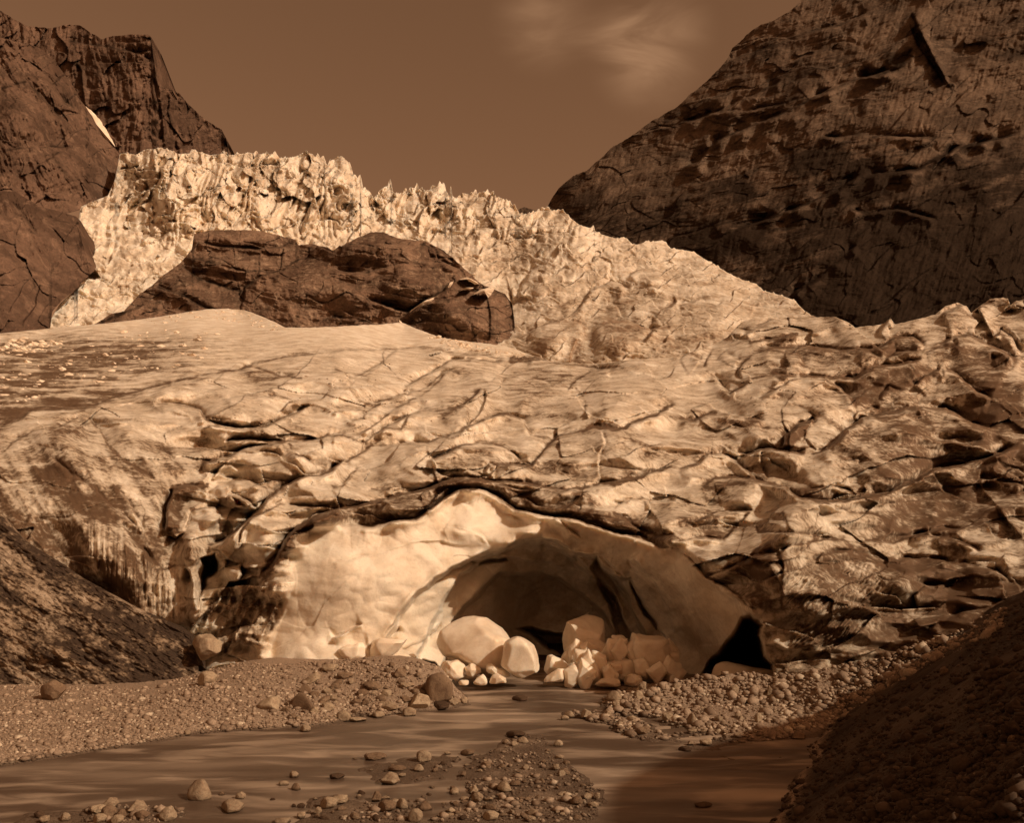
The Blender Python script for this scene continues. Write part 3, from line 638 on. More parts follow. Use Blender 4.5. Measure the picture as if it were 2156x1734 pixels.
def lumps(name, items, mat, seed, label, cat):
    r = np.random.default_rng(seed); P = []; Sx = []
    for poly, n, a, b in items:
        us = np.array([p[0] for p in poly]); vs = np.array([p[1] for p in poly]); c = 0
        while c < n:
            u = r.uniform(us.min(), us.max()); v = r.uniform(vs.min(), vs.max())
            if not inside(np.array([u]), np.array([v]), poly)[0]: continue
            col = int(np.clip(np.searchsorted(LAST['U'][0], u), 0, LAST['U'].shape[1]-1)); row = int(np.argmin(np.abs(LAST['V'][:, col]-v)))
            P.append((LAST['X'][row, col], LAST['Y'][row, col], LAST['Z'][row, col])); Sx.append((a+(b-a)*r.random()**4)*LAST['Y'][row, col]/F); c += 1
    P = np.array(P); Sx = np.array(Sx); m = len(P)
    bm = bmesh.new(); bmesh.ops.create_icosphere(bm, subdivisions=1, radius=1)
    bv = np.array([v.co[:] for v in bm.verts]); bf = np.array([[v.index for v in f.verts] for f in bm.faces]); bm.free()
    co = bv[None]*(1+.7*(r.random((m, len(bv), 1))-.5))*(Sx[:, None]*np.stack([r.uniform(.8, 1.6, m), r.uniform(.8, 1.6, m), r.uniform(.4, .8, m)], 1))[:, None]+P[:, None]
    me = bpy.data.meshes.new(name); me.from_pydata(co.reshape(-1, 3).tolist(), [], (bf[None]+(np.arange(m)*len(bv))[:, None, None]).reshape(-1, 3).tolist()); me.materials.append(mat)
    o = bpy.data.objects.new(name, me); COL.objects.link(o); tag(o, label, cat, kind='stuff')
lumps('snow_rubble', [([(0,716),(120,706),(300,690),(480,700),(420,760),(250,800),(0,860)], 260, 1, 8), ([(300,672),(440,655),(500,654),(600,694),(600,702),(440,668),(330,684)], 160, 1, 4), ([(900,706),(1000,724),(1110,748),(1100,756),(980,738),(900,716)], 220, 1.2, 5),
    ([(0,725),(130,715),(130,735),(0,745)], 80, 2, 8)], M_SNOW, 31, 'loose lumps of snow scattered over the snowfield', 'snow')
lumps('ice_grit', [([(560,800),(760,760),(1000,780),(900,900),(600,950),(450,930)], 160, 1, 4), ([(1500,800),(2100,720),(2150,1000),(1600,1000)], 260, 1, 3.5)], M_MOUND, 33, 'dark debris scattered on the glacier', 'debris')
print('T glacier', time.time()-T0)
# ---------------------------------------------------------------- icefall
ITOP = T('1', [(230,1640),(255,1600),(300,1520),(370,1460),(384,1300),(392,1100),(405,1035),(460,1010),(540,980),(575,900),(600,770),(640,765),(680,775),(720,750),(800,742),(850,750),(890,770),(950,765),(960,750),(1020,765),(1050,775),(1100,770),(1120,750),(1140,775),(1200,770),(1240,760),(1290,770),(1340,765),(1400,790),(1480,780),(1520,760),(1560,765),(1585,790),(1594,768),(1610,800),(1640,820),(1680,790)]) \
     + T('2', [(0,345),(50,325),(90,360),(110,420),(130,435),(146,415),(150,480),(190,500),(215,540),(240,500),(270,477),(297,475),(303,510),(360,510),(430,490),(500,500),(512,472),(560,480),(590,525),(598,485),(606,530),(640,540),(655,510),(700,520),(780,500),(800,525),(860,540),(900,565),(930,590),(945,622),(1000,610),(1080,590),(1110,600),(1160,600),(1200,640),(1245,675),(1300,690),(1312,672),(1322,705),(1350,720),(1420,740),(1480,740),(1510,775),(1580,760),(1660,750),(1700,790)]) \
     + T('3', [(80,1260),(140,1300),(180,1320),(240,1360),(320,1400),(390,1420),(430,1455),(520,1480),(580,1500),(640,1560),(700,1600),(760,1640)])
IBOT = [(90, 712), (300, 700), (450, 680), (700, 700), (900, 725), (1060, 740), (1110, 760), (1180, 782), (1250, 785), (1340, 775), (1420, 770), (1500, 755), (1600, 720), (1760, 700)]
IC = [(110, 690, 290), (170, 440, 430), (350, 330, 470), (600, 330, 490), (750, 390, 480), (900, 410, 470), (1060, 425, 450), (1200, 460, 420), (1400, 520, 370), (1600, 600, 300), (1740, 690, 215),
      (200, 600, 330), (400, 500, 385), (600, 480, 405), (900, 520, 390), (1000, 570, 345), (1090, 640, 300), (1105, 750, 225), (1300, 720, 225), (1500, 700, 215), (1300, 620, 280), (1200, 540, 340), (1450, 620, 270), (500, 700, 300), (900, 700, 280)]
IL = [('2', [(440,640),(520,590),(620,570),(720,560),(820,590)], .03, 16, .3), ('2', [(700,700),(780,690),(900,700),(1000,680),(1100,690)], .05, 20, .3),
      ('2', [(1030,930),(1080,900),(1150,910),(1180,950)], .05, 14, .5), ('2', [(930,1040),(960,960),(1000,900),(1080,880)], .06, 18, .3), ('2', [(880,1140),(910,1060),(900,1010),(870,900)], .05, 12, .5),
      ('2', [(1200,1140),(1240,1080),(1300,1000),(1400,960),(1500,1000)], .06, 20, .4), ('2', [(1480,940),(1530,900),(1620,900),(1734,960)], .06, 20, .4), ('2', [(1300,870),(1340,840),(1400,870),(1390,950)], .05, 16, .3),
      ('2', [(970,1280),(1000,1220),(1080,1170),(1160,1150),(1250,1170),(1300,1200)], .08, 20, .4), ('2', [(1250,1200),(1400,1160),(1500,1170),(1600,1200),(1700,1180)], .08, 22, .5), ('2', [(1560,1260),(1620,1200),(1700,1190)], .06, 16, .4),
      ('2', [(1600,1170),(1650,1100),(1734,1060)], .06, 16, .7), ('2', [(1200,1370),(1210,1300),(1240,1240)], -.05, 14, .6), ('2', [(1090,1350),(1080,1300),(1100,1280)], -.04, 10, .4),
      ('1', [(980,1160),(1040,1120),(1100,1130),(1200,1150)], .04, 14, .1), ('1', [(700,1210),(740,1180),(800,1200),(860,1150)], .04, 12, .6), ('1', [(600,860),(690,840),(760,880)], .03, 12, .5),
      ('3', [(0,1540),(60,1520),(110,1500),(200,1560)], .05, 18, .3), ('3', [(220,1480),(300,1500),(400,1540)], .05, 18, .3)]
IB = [('1', (680,1080), 150, 140, 0, -.05), ('1', (640,880), 60, 60, 0, -.04), ('1', (860,1010), 90, 150, 0, .04), ('1', (1000,1000), 120, 150, 10, .03), ('1', (1640,950), 110, 150, 0, .04), ('1', (1400,900), 120, 90, 20, -.03),
      ('2', (80,500), 80, 160, -20, .05), ('2', (560,560), 120, 60, 0, .03), ('2', (800,620), 160, 80, 10, .03), ('2', (900,880), 120, 150, 30, -.03), ('2', (1200,750), 150, 100, 20, .03), ('2', (1050,1000), 110, 80, 0, .03),
      ('2', (1380,1080), 140, 90, -20, -.02), ('2', (1600,800), 150, 80, 20, .03), ('2', (1100,1250), 110, 90, 0, .05), ('2', (1430,1260), 150, 80, 0, .05), ('2', (1300,1230), 40, 80, 0, -.04), ('2', (1610,960), 90, 60, 20, .03), ('3', (250,1560), 170, 70, 20, .03)]
ID = [('1', [(560,900),(640,820),(760,860),(750,1000),(640,990),(540,1030)], .32, 22), ('2', [(770,780),(900,700),(1050,720),(1150,760),(1000,850),(850,900),(780,850)], .30, 26), ('1', [(1180,780),(1340,780),(1440,860),(1400,960),(1250,880)], .35, 16),
      ('1', [(1040,870),(1130,880),(1110,960),(1030,980)], .2, 14), ('1', [(520,1400),(640,1380),(900,1330),(700,1470),(560,1500)], .25, 22), ('2', [(1180,1100),(1300,1000),(1500,1000),(1560,1150),(1300,1150)], .25, 26), ('2', [(1000,1180),(1700,1180),(1734,1350),(1000,1350)], .15, 30),
      ('2', [(1200,1260),(1260,1260),(1250,1370),(1200,1360)], .35, 10), ('2', [(640,545),(700,530),(760,560),(700,590)], .3, 10), ('1', [(1480,790),(1620,780),(1600,880),(1500,900)], .2, 12)]
def ice_extra(U, V, L0, L, dirt_shade):
    Y0 = np.exp(L0); X, Y, Z = ray(U, V, Y0); SZ = Z+.25*Y
    low = sm(560, 720, V+.15*(U-1100))*sm(1040, 1120, U)         # calmer, bulging ice low on the right
    ser = sm(250, 330, U)*sm(1150, 950, U)*sm(520, 440, V)        # the serac crest
    amp = .8-.35*low
    wu = U/38+.8*pn(U/40, V/40, U*0, 101); wv = V/80+.7*pn(U/40, V/40, U*0, 102)
    h, e = facet(wu, wv, 8, 2.2, 1.0); L += ser*.024*h; dirt_shade += ser*.15*np.exp(-e/.05)*sm(-.3, .3, pn(U/30, V/30, U*0, 99))
    h2_, e2 = facet(U/13+pn(U/20, V/20, U*0, 103), V/19+pn(U/20, V/20, U*0, 104), 9, 1.8, 1.0); L += (.002+.003*ser)*amp*h2_
    h3, e3 = facet(U/6.5+pn(U/9, V/9, U*0, 105), V/8+pn(U/9, V/9, U*0, 106), 12, 1.6, .8); L += .0008*amp*h3
    L += .011*amp*fbm(U/70, V/50, U*0, 3, 107, ridge=True)*(1-.3*ser)
    # leaning blades: ridges that run down the fall
    L += (1-low)*.020*(1-2*np.abs(pn((U+.25*V)/24+pn(U/50, V/50, U*0, 109), V/95, U*0, 108)))*sm(560, 420, V)
    ph = V/34+(U-600)*.004+1.3*fbm(U/60, V/60, U*0, 3, 111); s = saw(ph); L += amp*.026*(s-.5)
    ph = V/17-U*.012+1.6*fbm(U/34, V/34, U*0, 3, 113); s = saw(ph); L += amp*.006*(s-.5); dirt_shade += .25*np.exp(-(1-s)/.07)*sm(0, .5, pn(U/30, V/30, U*0, 119))
    L += .0014*fbm(U/12, V/10, U*0, 3, 115)
    # long pressure bands low on the right
    L += low*.004*fbm((U+V*3)/60, (V-U*.25)/7, U*0, 3, 117)
    dirt_shade += .13+.30*fbm(U/55, V/40, U*0, 5, 121)+.16*low+.10*sm(900, 1100, U)
    return L, dirt_shade
def itop(uu):
    v = curve(ITOP, uu); z = np.zeros_like(uu)
    h = sm(250, 290, uu)
    j = -np.maximum(0, pn(uu/7, z, z, 131))*16+np.abs(pn(uu/3.0, z, z, 132))*3.5+4
    hi = sm(430, 560, uu)*sm(1250, 1050, uu)
    return v+h*(.35+.65*hi)*(j-3.5)
o = relief('icefall', M_FALL, itop, IBOT, 92, 1760, 1.25, IC, IL, IB, (), ID, ice_extra, back=.06, drop=.5)
tag(o, kind='structure')

# ---------------------------------------------------------------- rock outcrop in the icefall
OTOP = T('1', [(470,1625),(490,1615),(560,1570),(620,1560),(690,1480),(760,1430),(830,1370),(900,1320),(960,1250),(972,1172),(1050,1155),(1150,1150),(1300,1155),(1380,1175),(1480,1200),(1490,1228),(1560,1222),(1640,1240),(1668,1256),(1700,1228)]) \
     + T('2', [(50,780),(130,740),(200,710),(260,710),(330,740),(400,750),(470,755),(560,800),(620,850),(680,905),(750,970),(820,1000),(870,1020),(905,1070),(915,1140),(922,1230)])
OBOT = [(190, 715), (300, 700), (450, 675), (560, 695), (700, 710), (850, 705), (950, 735), (1085, 752)]
OC = [(200, 690, 262), (300, 640, 285), (420, 500, 335), (500, 490, 335), (620, 510, 330), (800, 500, 320), (900, 520, 318), (980, 580, 300), (1050, 640, 280), (1080, 700, 262), (400, 660, 270), (600, 680, 268), (600, 600, 295), (800, 690, 262), (800, 600, 290), (950, 700, 258), (450, 580, 305), (700, 560, 305)]
OL = [('1', [(975,1210),(1100,1240),(1200,1250),(1400,1240),(1480,1215)], .03, 10, .6), ('1', [(940,1290),(1100,1330),(1200,1360),(1350,1365),(1440,1350)], .03, 12, .6), ('1', [(900,1330),(1000,1400),(1150,1450),(1220,1460)], .02, 10, .7),
      ('1', [(1200,1580),(1225,1440),(1300,1390),(1420,1350),(1500,1300),(1640,1290)], .03, 10, .6), ('1', [(780,1430),(900,1480),(1060,1560),(1150,1580)], .03, 12, .7), ('1', [(500,1620),(620,1570),(720,1530),(860,1580)], .04, 10, .8),
      ('1', [(1405,1360),(1410,1300),(1420,1240)], .015, 6, .7), ('1', [(1290,1380),(1300,1330),(1300,1260)], .01, 5, .6), ('1', [(1490,1225),(1500,1290),(1520,1300)], .02, 6, .7), ('1', [(1545,1290),(1545,1225)], .01, 4, .7),
      ('2', [(0,880),(60,910),(200,910),(300,880),(480,860),(560,860),(640,900),(670,940)], .05, 16, .3), ('2', [(20,940),(120,1000),(200,1060),(300,1090),(380,1110),(480,1050),(560,1000),(640,945)], .05, 14, .7),
      ('2', [(340,1160),(390,1110),(500,1060),(620,1040),(700,1010),(780,1000),(850,1010)], .03, 12, .4), ('2', [(450,770),(520,800),(540,850)], .02, 8, .8), ('2', [(520,770),(570,820),(610,860)], .02, 8, .7), ('2', [(0,1130),(150,1160),(260,1190)], .02, 8, .6),
      ('2', [(640,1080),(680,1150),(720,1240)], .015, 8, .5), ('2', [(780,1030),(800,1120),(790,1260)], -.015, 8, .6), ('2', [(880,1020),(910,1080),(905,1150)], -.02, 8, .8)]
OB = [('1', (1100,1200), 260, 60, 5, .03), ('1', (1150,1330), 230, 60, 8, .035), ('1', (1500,1450), 260, 130, -15, .05), ('1', (1000,1500), 200, 60, 20, .03), ('2', (250,800), 260, 90, 0, .06), ('2', (400,980), 240, 110, 0, .07), ('2', (100,1050), 120, 80, 0, .04), ('2', (680,1150), 200, 100, 20, .06)]
OL = [(a, b, c*1.8, d, e) for a, b, c, d, e in OL]
def out_extra(U, V, L0, L, dirt_shade):
    z = U*0
    b = V-.10*U-9*pn(U/130, V/130, z, 201); c = 0
    L += .009*(saw(b/27+.8*pn(U/60, V/60, z, 203))-.5)+.003*(saw(b/10+.8*pn(U/30, V/30, z, 204))-.5)*sm(-.2, .3, pn(U/80, V/50, z, 222))
    L += .004*fbm(U/60, b/12, z, 4, 205)+.004*fbm(U/12, V/12, z, 4, 206)+.022*fbm(U/110, V/70, z, 3, 208)
    h, e = facet(U/44+.5*pn(U/40, V/40, z, 209), V/26+.5*pn(U/40, V/40, z, 210), 4, 1.2, .6); L += .007*h; dirt_shade += .30*np.exp(-e/.03)
    dirt_shade += .12+.40*fbm(U/9, V/60, z, 4, 207)+.45*fbm(U/70, V/40, z, 4, 223)
    return L, dirt_shade
o = relief('rock_outcrop', M_OUT, lambda u: curve(OTOP, u)+2.0*fbm(u/9, u*0, u*0, 3, 55), OBOT, 198, 1085, 1.3, OC, OL, OB, (), (), out_extra, back=.10, drop=.3)
tag(o, kind='structure')

# ---------------------------------------------------------------- cliffs on the left
FT = T('1', [(-400,-60),(0,50),(60,90),(140,130),(260,140),(330,122),(400,125),(450,160),(510,195),(560,180),(640,172),(740,172),(757,182),(765,260),(785,400),(792,430),(850,445),(900,470),(950,530),(1030,600),(1110,650),(1135,700),(1143,760),(1150,800)])
def cliff_extra(am, k1, k2, sd, dbase):
    def f(U, V, L0, L, dirt_shade):
        z = U*0; b = U+k1*V+24*pn(U/150, V/150, z, sd)
        L += am*(.009*fbm(b/30, (V-k1*U)/190, z, 5, sd+1, ridge=True)+.010*fbm(U/70, V/70, z, 5, sd+3)+.004*fbm(U/9, V/12, z, 4, sd+5))
        s = V+k2*U+16*pn(U/110, V/110, z, sd+7); L += am*.006*(saw(s/38+.6*pn(U/60, V/40, z, sd+8))-.5)
        h, e = facet(U/60+.5*pn(U/50, V/50, z, sd+9), V/70+.5*pn(U/50, V/50, z, sd+10), sd, 1.4, .6); L += am*.012*h
        dirt_shade += dbase+.5*fbm(b/24, (V-k1*U)/150, z, 5, sd+11)+.25*fbm(U/60, V/60, z, 3, sd+12)
        return L, dirt_shade
    return f
o = relief('cliff', M_CLIFF, lambda u: curve(FT, u)+2.2*fbm(u/11, u*0, u*0, 3, 56), [(-170, 420), (200, 440), (490, 345)], -600, 484, 1.6,
           [(-150, 0, 760), (0, 100, 740), (150, 80, 760), (150, 300, 700), (320, 90, 700), (320, 250, 680), (300, 330, 660), (335, 200, 700), (400, 230, 745), (480, 310, 790), (380, 330, 710), (0, 400, 650)],
           [('1', [(765,180),(765,260),(785,400),(800,540),(820,680),(830,760)], -.025, 26, .3), ('1', [(380,300),(405,360),(415,480),(430,560)], -.03, 12, .8), ('1', [(270,200),(400,215),(560,240),(690,265),(760,260)], .02, 14, .6), ('1', [(660,690),(720,640),(800,700),(870,740)], .02, 12, .6),
            ('1', [(850,450),(840,560),(880,700),(890,760)], -.02, 14, .6)], (), (), (), cliff_extra(1.0, -.08, .05, 301, .10), back=.2, drop=.3)
tag(o, kind='structure')
BT = T('1', [(-400,100),(0,185),(70,205),(130,215),(200,240),(260,290),(330,380),(380,470),(430,540),(450,620),(520,690),(575,740),(605,790),(622,830),(600,880),(560,950)])
BT = [p for p in BT[:-2]]+[(262.5, 420)]
o = relief('cliff_buttress', M_CLIFF, lambda u: curve(BT, u)+2.0*fbm(u/10, u*0, u*0, 3, 57), lambda u: curve([(-170, 440), (100, 460), (160, 445), (200, 432), (240, 410), (262, 395)], u), -600, 262, 1.5,
           [(-150, 100, 520), (0, 90, 520), (100, 150, 530), (190, 260, 535), (250, 340, 540), (255, 400, 500), (150, 430, 440), (0, 430, 400), (60, 280, 450), (150, 330, 470)],
           [('1', [(0,215),(130,290),(240,400),(330,520),(400,560)], .05, 20, .3), ('1', [(0,440),(80,420),(150,400)], .02, 10, .8), ('1', [(130,400),(220,500),(320,600),(440,700),(560,820)], .03, 18, .4), ('1', [(200,730),(280,740),(350,740)], .03, 10, .8),
            ('1', [(180,830),(260,790),(300,760)], .02, 10, .6), ('1', [(0,770),(100,740),(190,730)], .03, 14, .6)],
           [('1', (80,600), 120, 160, 20, .03), ('1', (300,720), 90, 60, 0, -.02), ('1', (300,850), 150, 80, 10, .02)], (), (), cliff_extra(1.1, -.55, .1, 341, .12), back=.1, drop=.3)
tag(o, kind='structure')
NT_ = T('1', [(-400,760),(0,905),(50,940),(100,975),(160,1010),(220,1040),(300,1060),(384,1085),(400,1130),(412,1220),(440,1300),(472,1350)])
o = relief('cliff_foot', M_CLIFF, NT_, T('1', [(-400,1720),(246,1690),(262,1560),(310,1505),(370,1460),(420,1405),(472,1356)]), -500, 198.3, 1.4,
           [(-150, 400, 350), (0, 390, 350), (100, 430, 360), (165, 460, 370), (195, 565, 335), (100, 690, 270), (0, 690, 255), (0, 550, 290), (100, 560, 320), (-150, 690, 250), (150, 610, 310)],
           [('1', [(10,990),(90,1080),(160,1200),(220,1320),(290,1420),(310,1500)], .03, 14, -.3), ('1', [(0,960),(100,1060),(200,1200),(250,1320),(270,1400)], .03, 14, .4), ('1', [(230,1080),(300,1110),(400,1120)], .02, 8, .8), ('1', [(200,1420),(170,1530),(110,1640)], -.03, 12, .7), ('1', [(60,1130),(130,1300),(170,1450)], .02, 14, .5)],
           (), (), (), cliff_extra(.8, -.35, .1, 381, .02), back=.06, drop=.3)
tag(o, kind='structure')

# snow lying in the gully between the cliffs, and thin snow ribbons on the outcrop
def patch(name, tl, pts, Yd, th, mat=M_SNOW):
    P = T(tl, pts); bm = bmesh.new(); P2 = []
    for i in range(len(P)):
        a, b = P[i], P[(i+1) % len(P)]
        for k in range(4):
            t = k/4; P2.append((a[0]+(b[0]-a[0])*t+random.uniform(-.9, .9), a[1]+(b[1]-a[1])*t+random.uniform(-.9, .9)))
    f = [bm.verts.new(ray(u, v, Yd)) for u, v in P2]; bk = [bm.verts.new(ray(u, v, Yd+th)) for u, v in P2]
    n = len(f); fa = bm.faces.new(f); bm.faces.new(bk[::-1])
    for i in range(n): bm.faces.new((f[i], bk[i], bk[(i+1) % n], f[(i+1) % n]))
    r = bmesh.ops.poke(bm, faces=[fa], center_mode='MEAN')
    for v in r['verts']: v.co.y -= th*.15
    bmesh.ops.recalc_face_normals(bm, faces=bm.faces)
    me = bpy.data.meshes.new(name); bm.to_mesh(me); bm.free(); me.materials.append(mat)
    o = bpy.data.objects.new(name, me); COL.objects.link(o); return tag(o, kind='structure')
patch('snow_patch', '1', [(428,530),(445,545),(480,575),(510,615),(540,660),(560,700),(580,735),(560,722),(525,690),(490,665),(450,640),(425,590)], 600, 30)
patch('snow_ribbon', '2', [(390,1112),(430,1085),(480,1050),(520,1035),(500,1058),(450,1092)], 262, 16)
patch('snow_ribbon', '2', [(565,1002),(600,960),(615,955),(600,980),(580,1000)], 275, 14)
patch('snow_ribbon', '2', [(640,948),(680,935),(720,955),(745,975),(720,972),(680,950)], 284, 14)
patch('snow_ribbon', '2', [(640,1008),(665,992),(712,990),(700,998),(660,1002)], 272, 14)
patch('snow_ribbon', '2', [(700,1030),(740,1002),(780,990),(818,995),(800,1025),(785,1040),(775,1015),(740,1015)], 268, 14)
patch('snow_ribbon', '2', [(592,1070),(610,1058),(630,1058),(615,1068),(600,1074)], 266, 14)
patch('snow_ribbon', '2', [(330,1172),(343,1150),(360,1172)], 252, 8)

# ---------------------------------------------------------------- mountain on the right, and a far crest in the gap
RT = T('2', [(1070,640),(1082,580),(1110,530),(1140,490),(1210,430),(1280,400),(1350,340),(1400,290),(1500,230),(1600,160),(1700,100)]) \
   + T('3', [(0,530),(60,480),(140,410),(220,330),(255,285),(275,235),(340,180),(420,120),(500,90),(570,50),(620,0),(900,-300),(1400,-700),(2100,-900)])
RC = [(1155, 440, 860), (1400, 250, 850), (1700, 0, 840), (2000, -250, 820), (2300, -400, 800), (1200, 520, 740), (1400, 520, 690), (1700, 650, 520), (2156, 650, 450), (2300, 300, 590), (2156, 300, 610), (1900, 300, 650), (1600, 400, 690), (1900, 600, 510), (1700, 200, 740), (2156, 0, 720), (2300, 700, 430)]
RL = [('3', [(0,850),(100,810),(200,700),(350,640),(600,530),(800,430),(1000,370),(1100,330)], .05, 22, .55), ('3', [(0,620),(200,560),(400,470),(520,400)], .03, 16, .5),
      ('3', [(60,1250),(200,1200),(350,1130),(500,1080),(700,1000),(800,950),(900,890),(1200,850),(1400,740),(1600,700),(1734,660)], .05, 24, .7),
      ('3', [(1170,60),(1230,200),(1290,320),(1375,455)], -.05, 20, .95), ('3', [(1160,110),(1210,240),(1280,340),(1360,450)], .02, 8, .9), ('3', [(560,1480),(660,1420),(760,1350),(860,1260),(900,1230)], .04, 18, .7),
      ('3', [(200,560),(350,560),(520,520),(650,480)], .02, 12, .5), ('3', [(860,1040),(940,1070),(1100,1050),(1200,1080),(1300,1100)], .04, 14, .8), ('3', [(880,390),(1000,380),(1100,350),(1180,240)], .03, 14, .6),
      ('3', [(700,690),(900,680),(1200,690),(1400,700)], .03, 14, .3), ('3', [(250,310),(380,260),(500,220),(640,180)], .02, 14, .4), ('3', [(650,170),(800,130),(960,60)], .02, 16, .5)]
RD = [('3', [(820,830),(1000,800),(1100,860),(1000,960),(860,1010),(760,960)], .55, 30), ('3', [(540,760),(720,700),(850,720),(860,830),(700,860),(560,830)], .5, 26), ('3', [(880,1200),(1000,1080),(1150,1080),(1250,1230),(1350,1400),(1300,1560),(900,1560),(700,1500),(860,1330)], .6, 30),
      ('3', [(1050,300),(1160,260),(1120,340)], .6, 16), ('3', [(1300,860),(1500,780),(1734,720),(1734,900),(1500,1000),(1250,1000)], .35, 30), ('3', [(1300,1300),(1734,1080),(1734,1560),(1300,1560)], .5, 40), ('3', [(100,1240),(300,1150),(420,1150),(440,1240),(260,1280)], .5, 14),
      ('3', [(280,930),(380,900),(400,970),(300,1000)], .5, 16), ('3', [(600,1480),(800,1540),(800,1620),(600,1560)], .4, 18)]
RL = [(a, b, c*1.6, d, e) for a, b, c, d, e in RL]
def mtn_extra(U, V, L0, L, dirt_shade):
    z = U*0; b = V+.40*U+30*pn(U/190, V/190, z, 401)+8*pn(U/50, V/50, z, 412); a = U-.40*V
    L += .009*(saw(b/92+.7*pn(a/160, b/70, z, 402))-.5)+.004*(saw(b/31+.8*pn(a/80, b/30, z, 403))-.5)*sm(-.2, .3, pn(U/120, V/90, z, 413))
    L += .007*fbm(a/170, b/50, z, 4, 404, ridge=True)+.012*fbm(U/130, V/110, z, 3, 405)+.0011*fbm(U/12, V/10, z, 3, 406)
    L += .0022*fbm((U+.3*V)/10, V/60, z, 3, 407)
    h, e = facet(a/66+.6*pn(U/40, V/40, z, 408), b/44+.6*pn(U/40, V/40, z, 409), 6, 1.3, .6); L += .0035*h; dirt_shade += .10*np.exp(-e/.04)
    st = np.exp(-saw(b/92+.7*pn(a/160, b/70, z, 402))/.10)
    dirt_shade += .16+.55*fbm(a/130, b/26, z, 5, 410)+.50*fbm(U/110, V/80, z, 5, 411)+.30*st*sm(-.3, .3, pn(U/90, V/60, z, 414))+.46*sm(280, 560, V)+.25*sm(1500, 2100, U)*sm(200, 500, V)
    return L, dirt_shade
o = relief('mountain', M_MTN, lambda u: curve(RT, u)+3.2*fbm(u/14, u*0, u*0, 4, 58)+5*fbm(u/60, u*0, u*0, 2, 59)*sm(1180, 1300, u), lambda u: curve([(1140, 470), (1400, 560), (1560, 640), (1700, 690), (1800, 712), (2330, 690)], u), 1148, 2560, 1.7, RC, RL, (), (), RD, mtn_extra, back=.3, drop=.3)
tag(o, kind='structure')
o = relief('far_crest', M_MTN, [(1080, 455), (1094, 440), (1104, 436), (1120, 441), (1135, 446), (1160, 443), (1190, 440)], [(1080, 475), (1190, 475)], 1080, 1190, 2, [(1080, 450, 1500), (1190, 450, 1500), (1130, 475, 1450), (1130, 440, 1500)], back=.1, drop=.3,
           extra=lambda U, V, L0, L, d: (L+.01*fbm(U/12, V/12, U*0, 3, 9), d+.3))
tag(o, kind='structure')

# ---------------------------------------------------------------- dirty ice mound at lower left
MT = T('4', [(-400,760),(-120,860),(0,925),(60,1010),(150,1075),(300,1165),(400,1235),(520,1300),(620,1355),(700,1395),(800,1440),(900,1480),(950,1515),(975,1600),(1000,1700)])
MB = [(-170, 1455), (0, 1450), (250, 1452), (330, 1450), (400, 1432), (418, 1420)]
def mound_extra(U, V, L0, L, dirt_shade):
    z = U*0; a = U*.85+V*.5; b = V*.85-U*.5
    L += .010*fbm(a/70, b/24, z, 5, 501)+.003*fbm(a/26, b/12, z, 3, 503, ridge=True)+.0012*fbm(U/8, V/7, z, 3, 505)
    dirt_shade += .80+1.1*fbm(a/90, b/28, z, 4, 507)+.55*fbm(U/14, V/7, z, 4, 508)+.25*sm(150, 330, U)-.30*sm(200, 20, U)*sm(1180, 1300, V)*sm(1420, 1350, V)+.3*np.exp(-((b-curve([(0,800),(420,940)], U))/30)**2)
    return L, dirt_shade
o = relief('debris_covered_ice', M_MOUND, MT, MB, -420, 418, 1.5,
           [(-150, 1040, 53), (0, 1090, 53), (200, 1210, 52), (400, 1320, 51), (410, 1420, 49.6), (300, 1440, 48.2), (0, 1440, 47.5), (-150, 1440, 47), (0, 1250, 49.5), (200, 1330, 49), (330, 1390, 49.2)],
           [('4', [(130,1670),(200,1690),(280,1670)], -.02, 10, -.2), ('4', [(160,1380),(300,1480),(420,1580)], .02, 20, .4)], [('4', (250,1600), 160, 60, 0, .015)], (), (), mound_extra, back=.06, drop=.8)
tag(o, kind='structure')

print('T relief', time.time()-T0)
# ---------------------------------------------------------------- ground: banks, bars, moraine ridge, hillside
def gp(u, v, z=0.0):            # where a sight line meets level z
    Y = (CH-z)*F/(v-CV); return ((u-CU)/F*Y, Y)
def gpl(pts, z=0.0): return [gp(u, v, z) for u, v in pts]
BANK = gpl([(-700,1690),(0,1612),(100,1598),(200,1583),(300,1568),(400,1548),(480,1541),(560,1537),(640,1532),(710,1524),(750,1508),(800,1509),(860,1503),(905,1499),(950,1492),(985,1484),(982,1470),(968,1455),(950,1447)])+[(-6.5, 52.5), (-8, 70), (-70, 70)]
BARS = [(gpl([(1085,1552),(1110,1545),(1140,1560),(1180,1590),(1215,1625),(1250,1650),(1268,1690),(1262,1760),(860,1760),(930,1700),(1000,1668),(955,1640),(965,1610),(1010,1592),(1040,1570)]), .05),
        (gpl([(1185,1503),(1225,1496),(1290,1502),(1330,1515),(1375,1530),(1405,1552),(1390,1562),(1330,1556),(1270,1528),(1220,1512)]), .10),
        (gpl([(175,1740),(185,1705),(230,1690),(300,1700),(370,1705),(380,1760),(170,1770)]), .10), (gpl([(60,1760),(70,1716),(150,1710),(160,1760)]), .06),
        (gpl([(1420,1552),(1480,1545),(1560,1560),(1640,1590),(1600,1610),(1500,1590)]), -.02), (gpl([(650,1690),(700,1680),(760,1690),(820,1690),(900,1680),(880,1760),(600,1760)]), .05), (gpl([(780,1620),(830,1600),(900,1590),(960,1600),(940,1640),(860,1650),(800,1640)]), .02)]
APRON = gpl([(1265,1470),(1272,1492),(1300,1502),(1340,1500),(1400,1522),(1480,1548),(1560,1560),(1640,1565),(1760,1540),(2000,1560),(2100,1470),(1800,1430),(1500,1420),(1360,1440)])
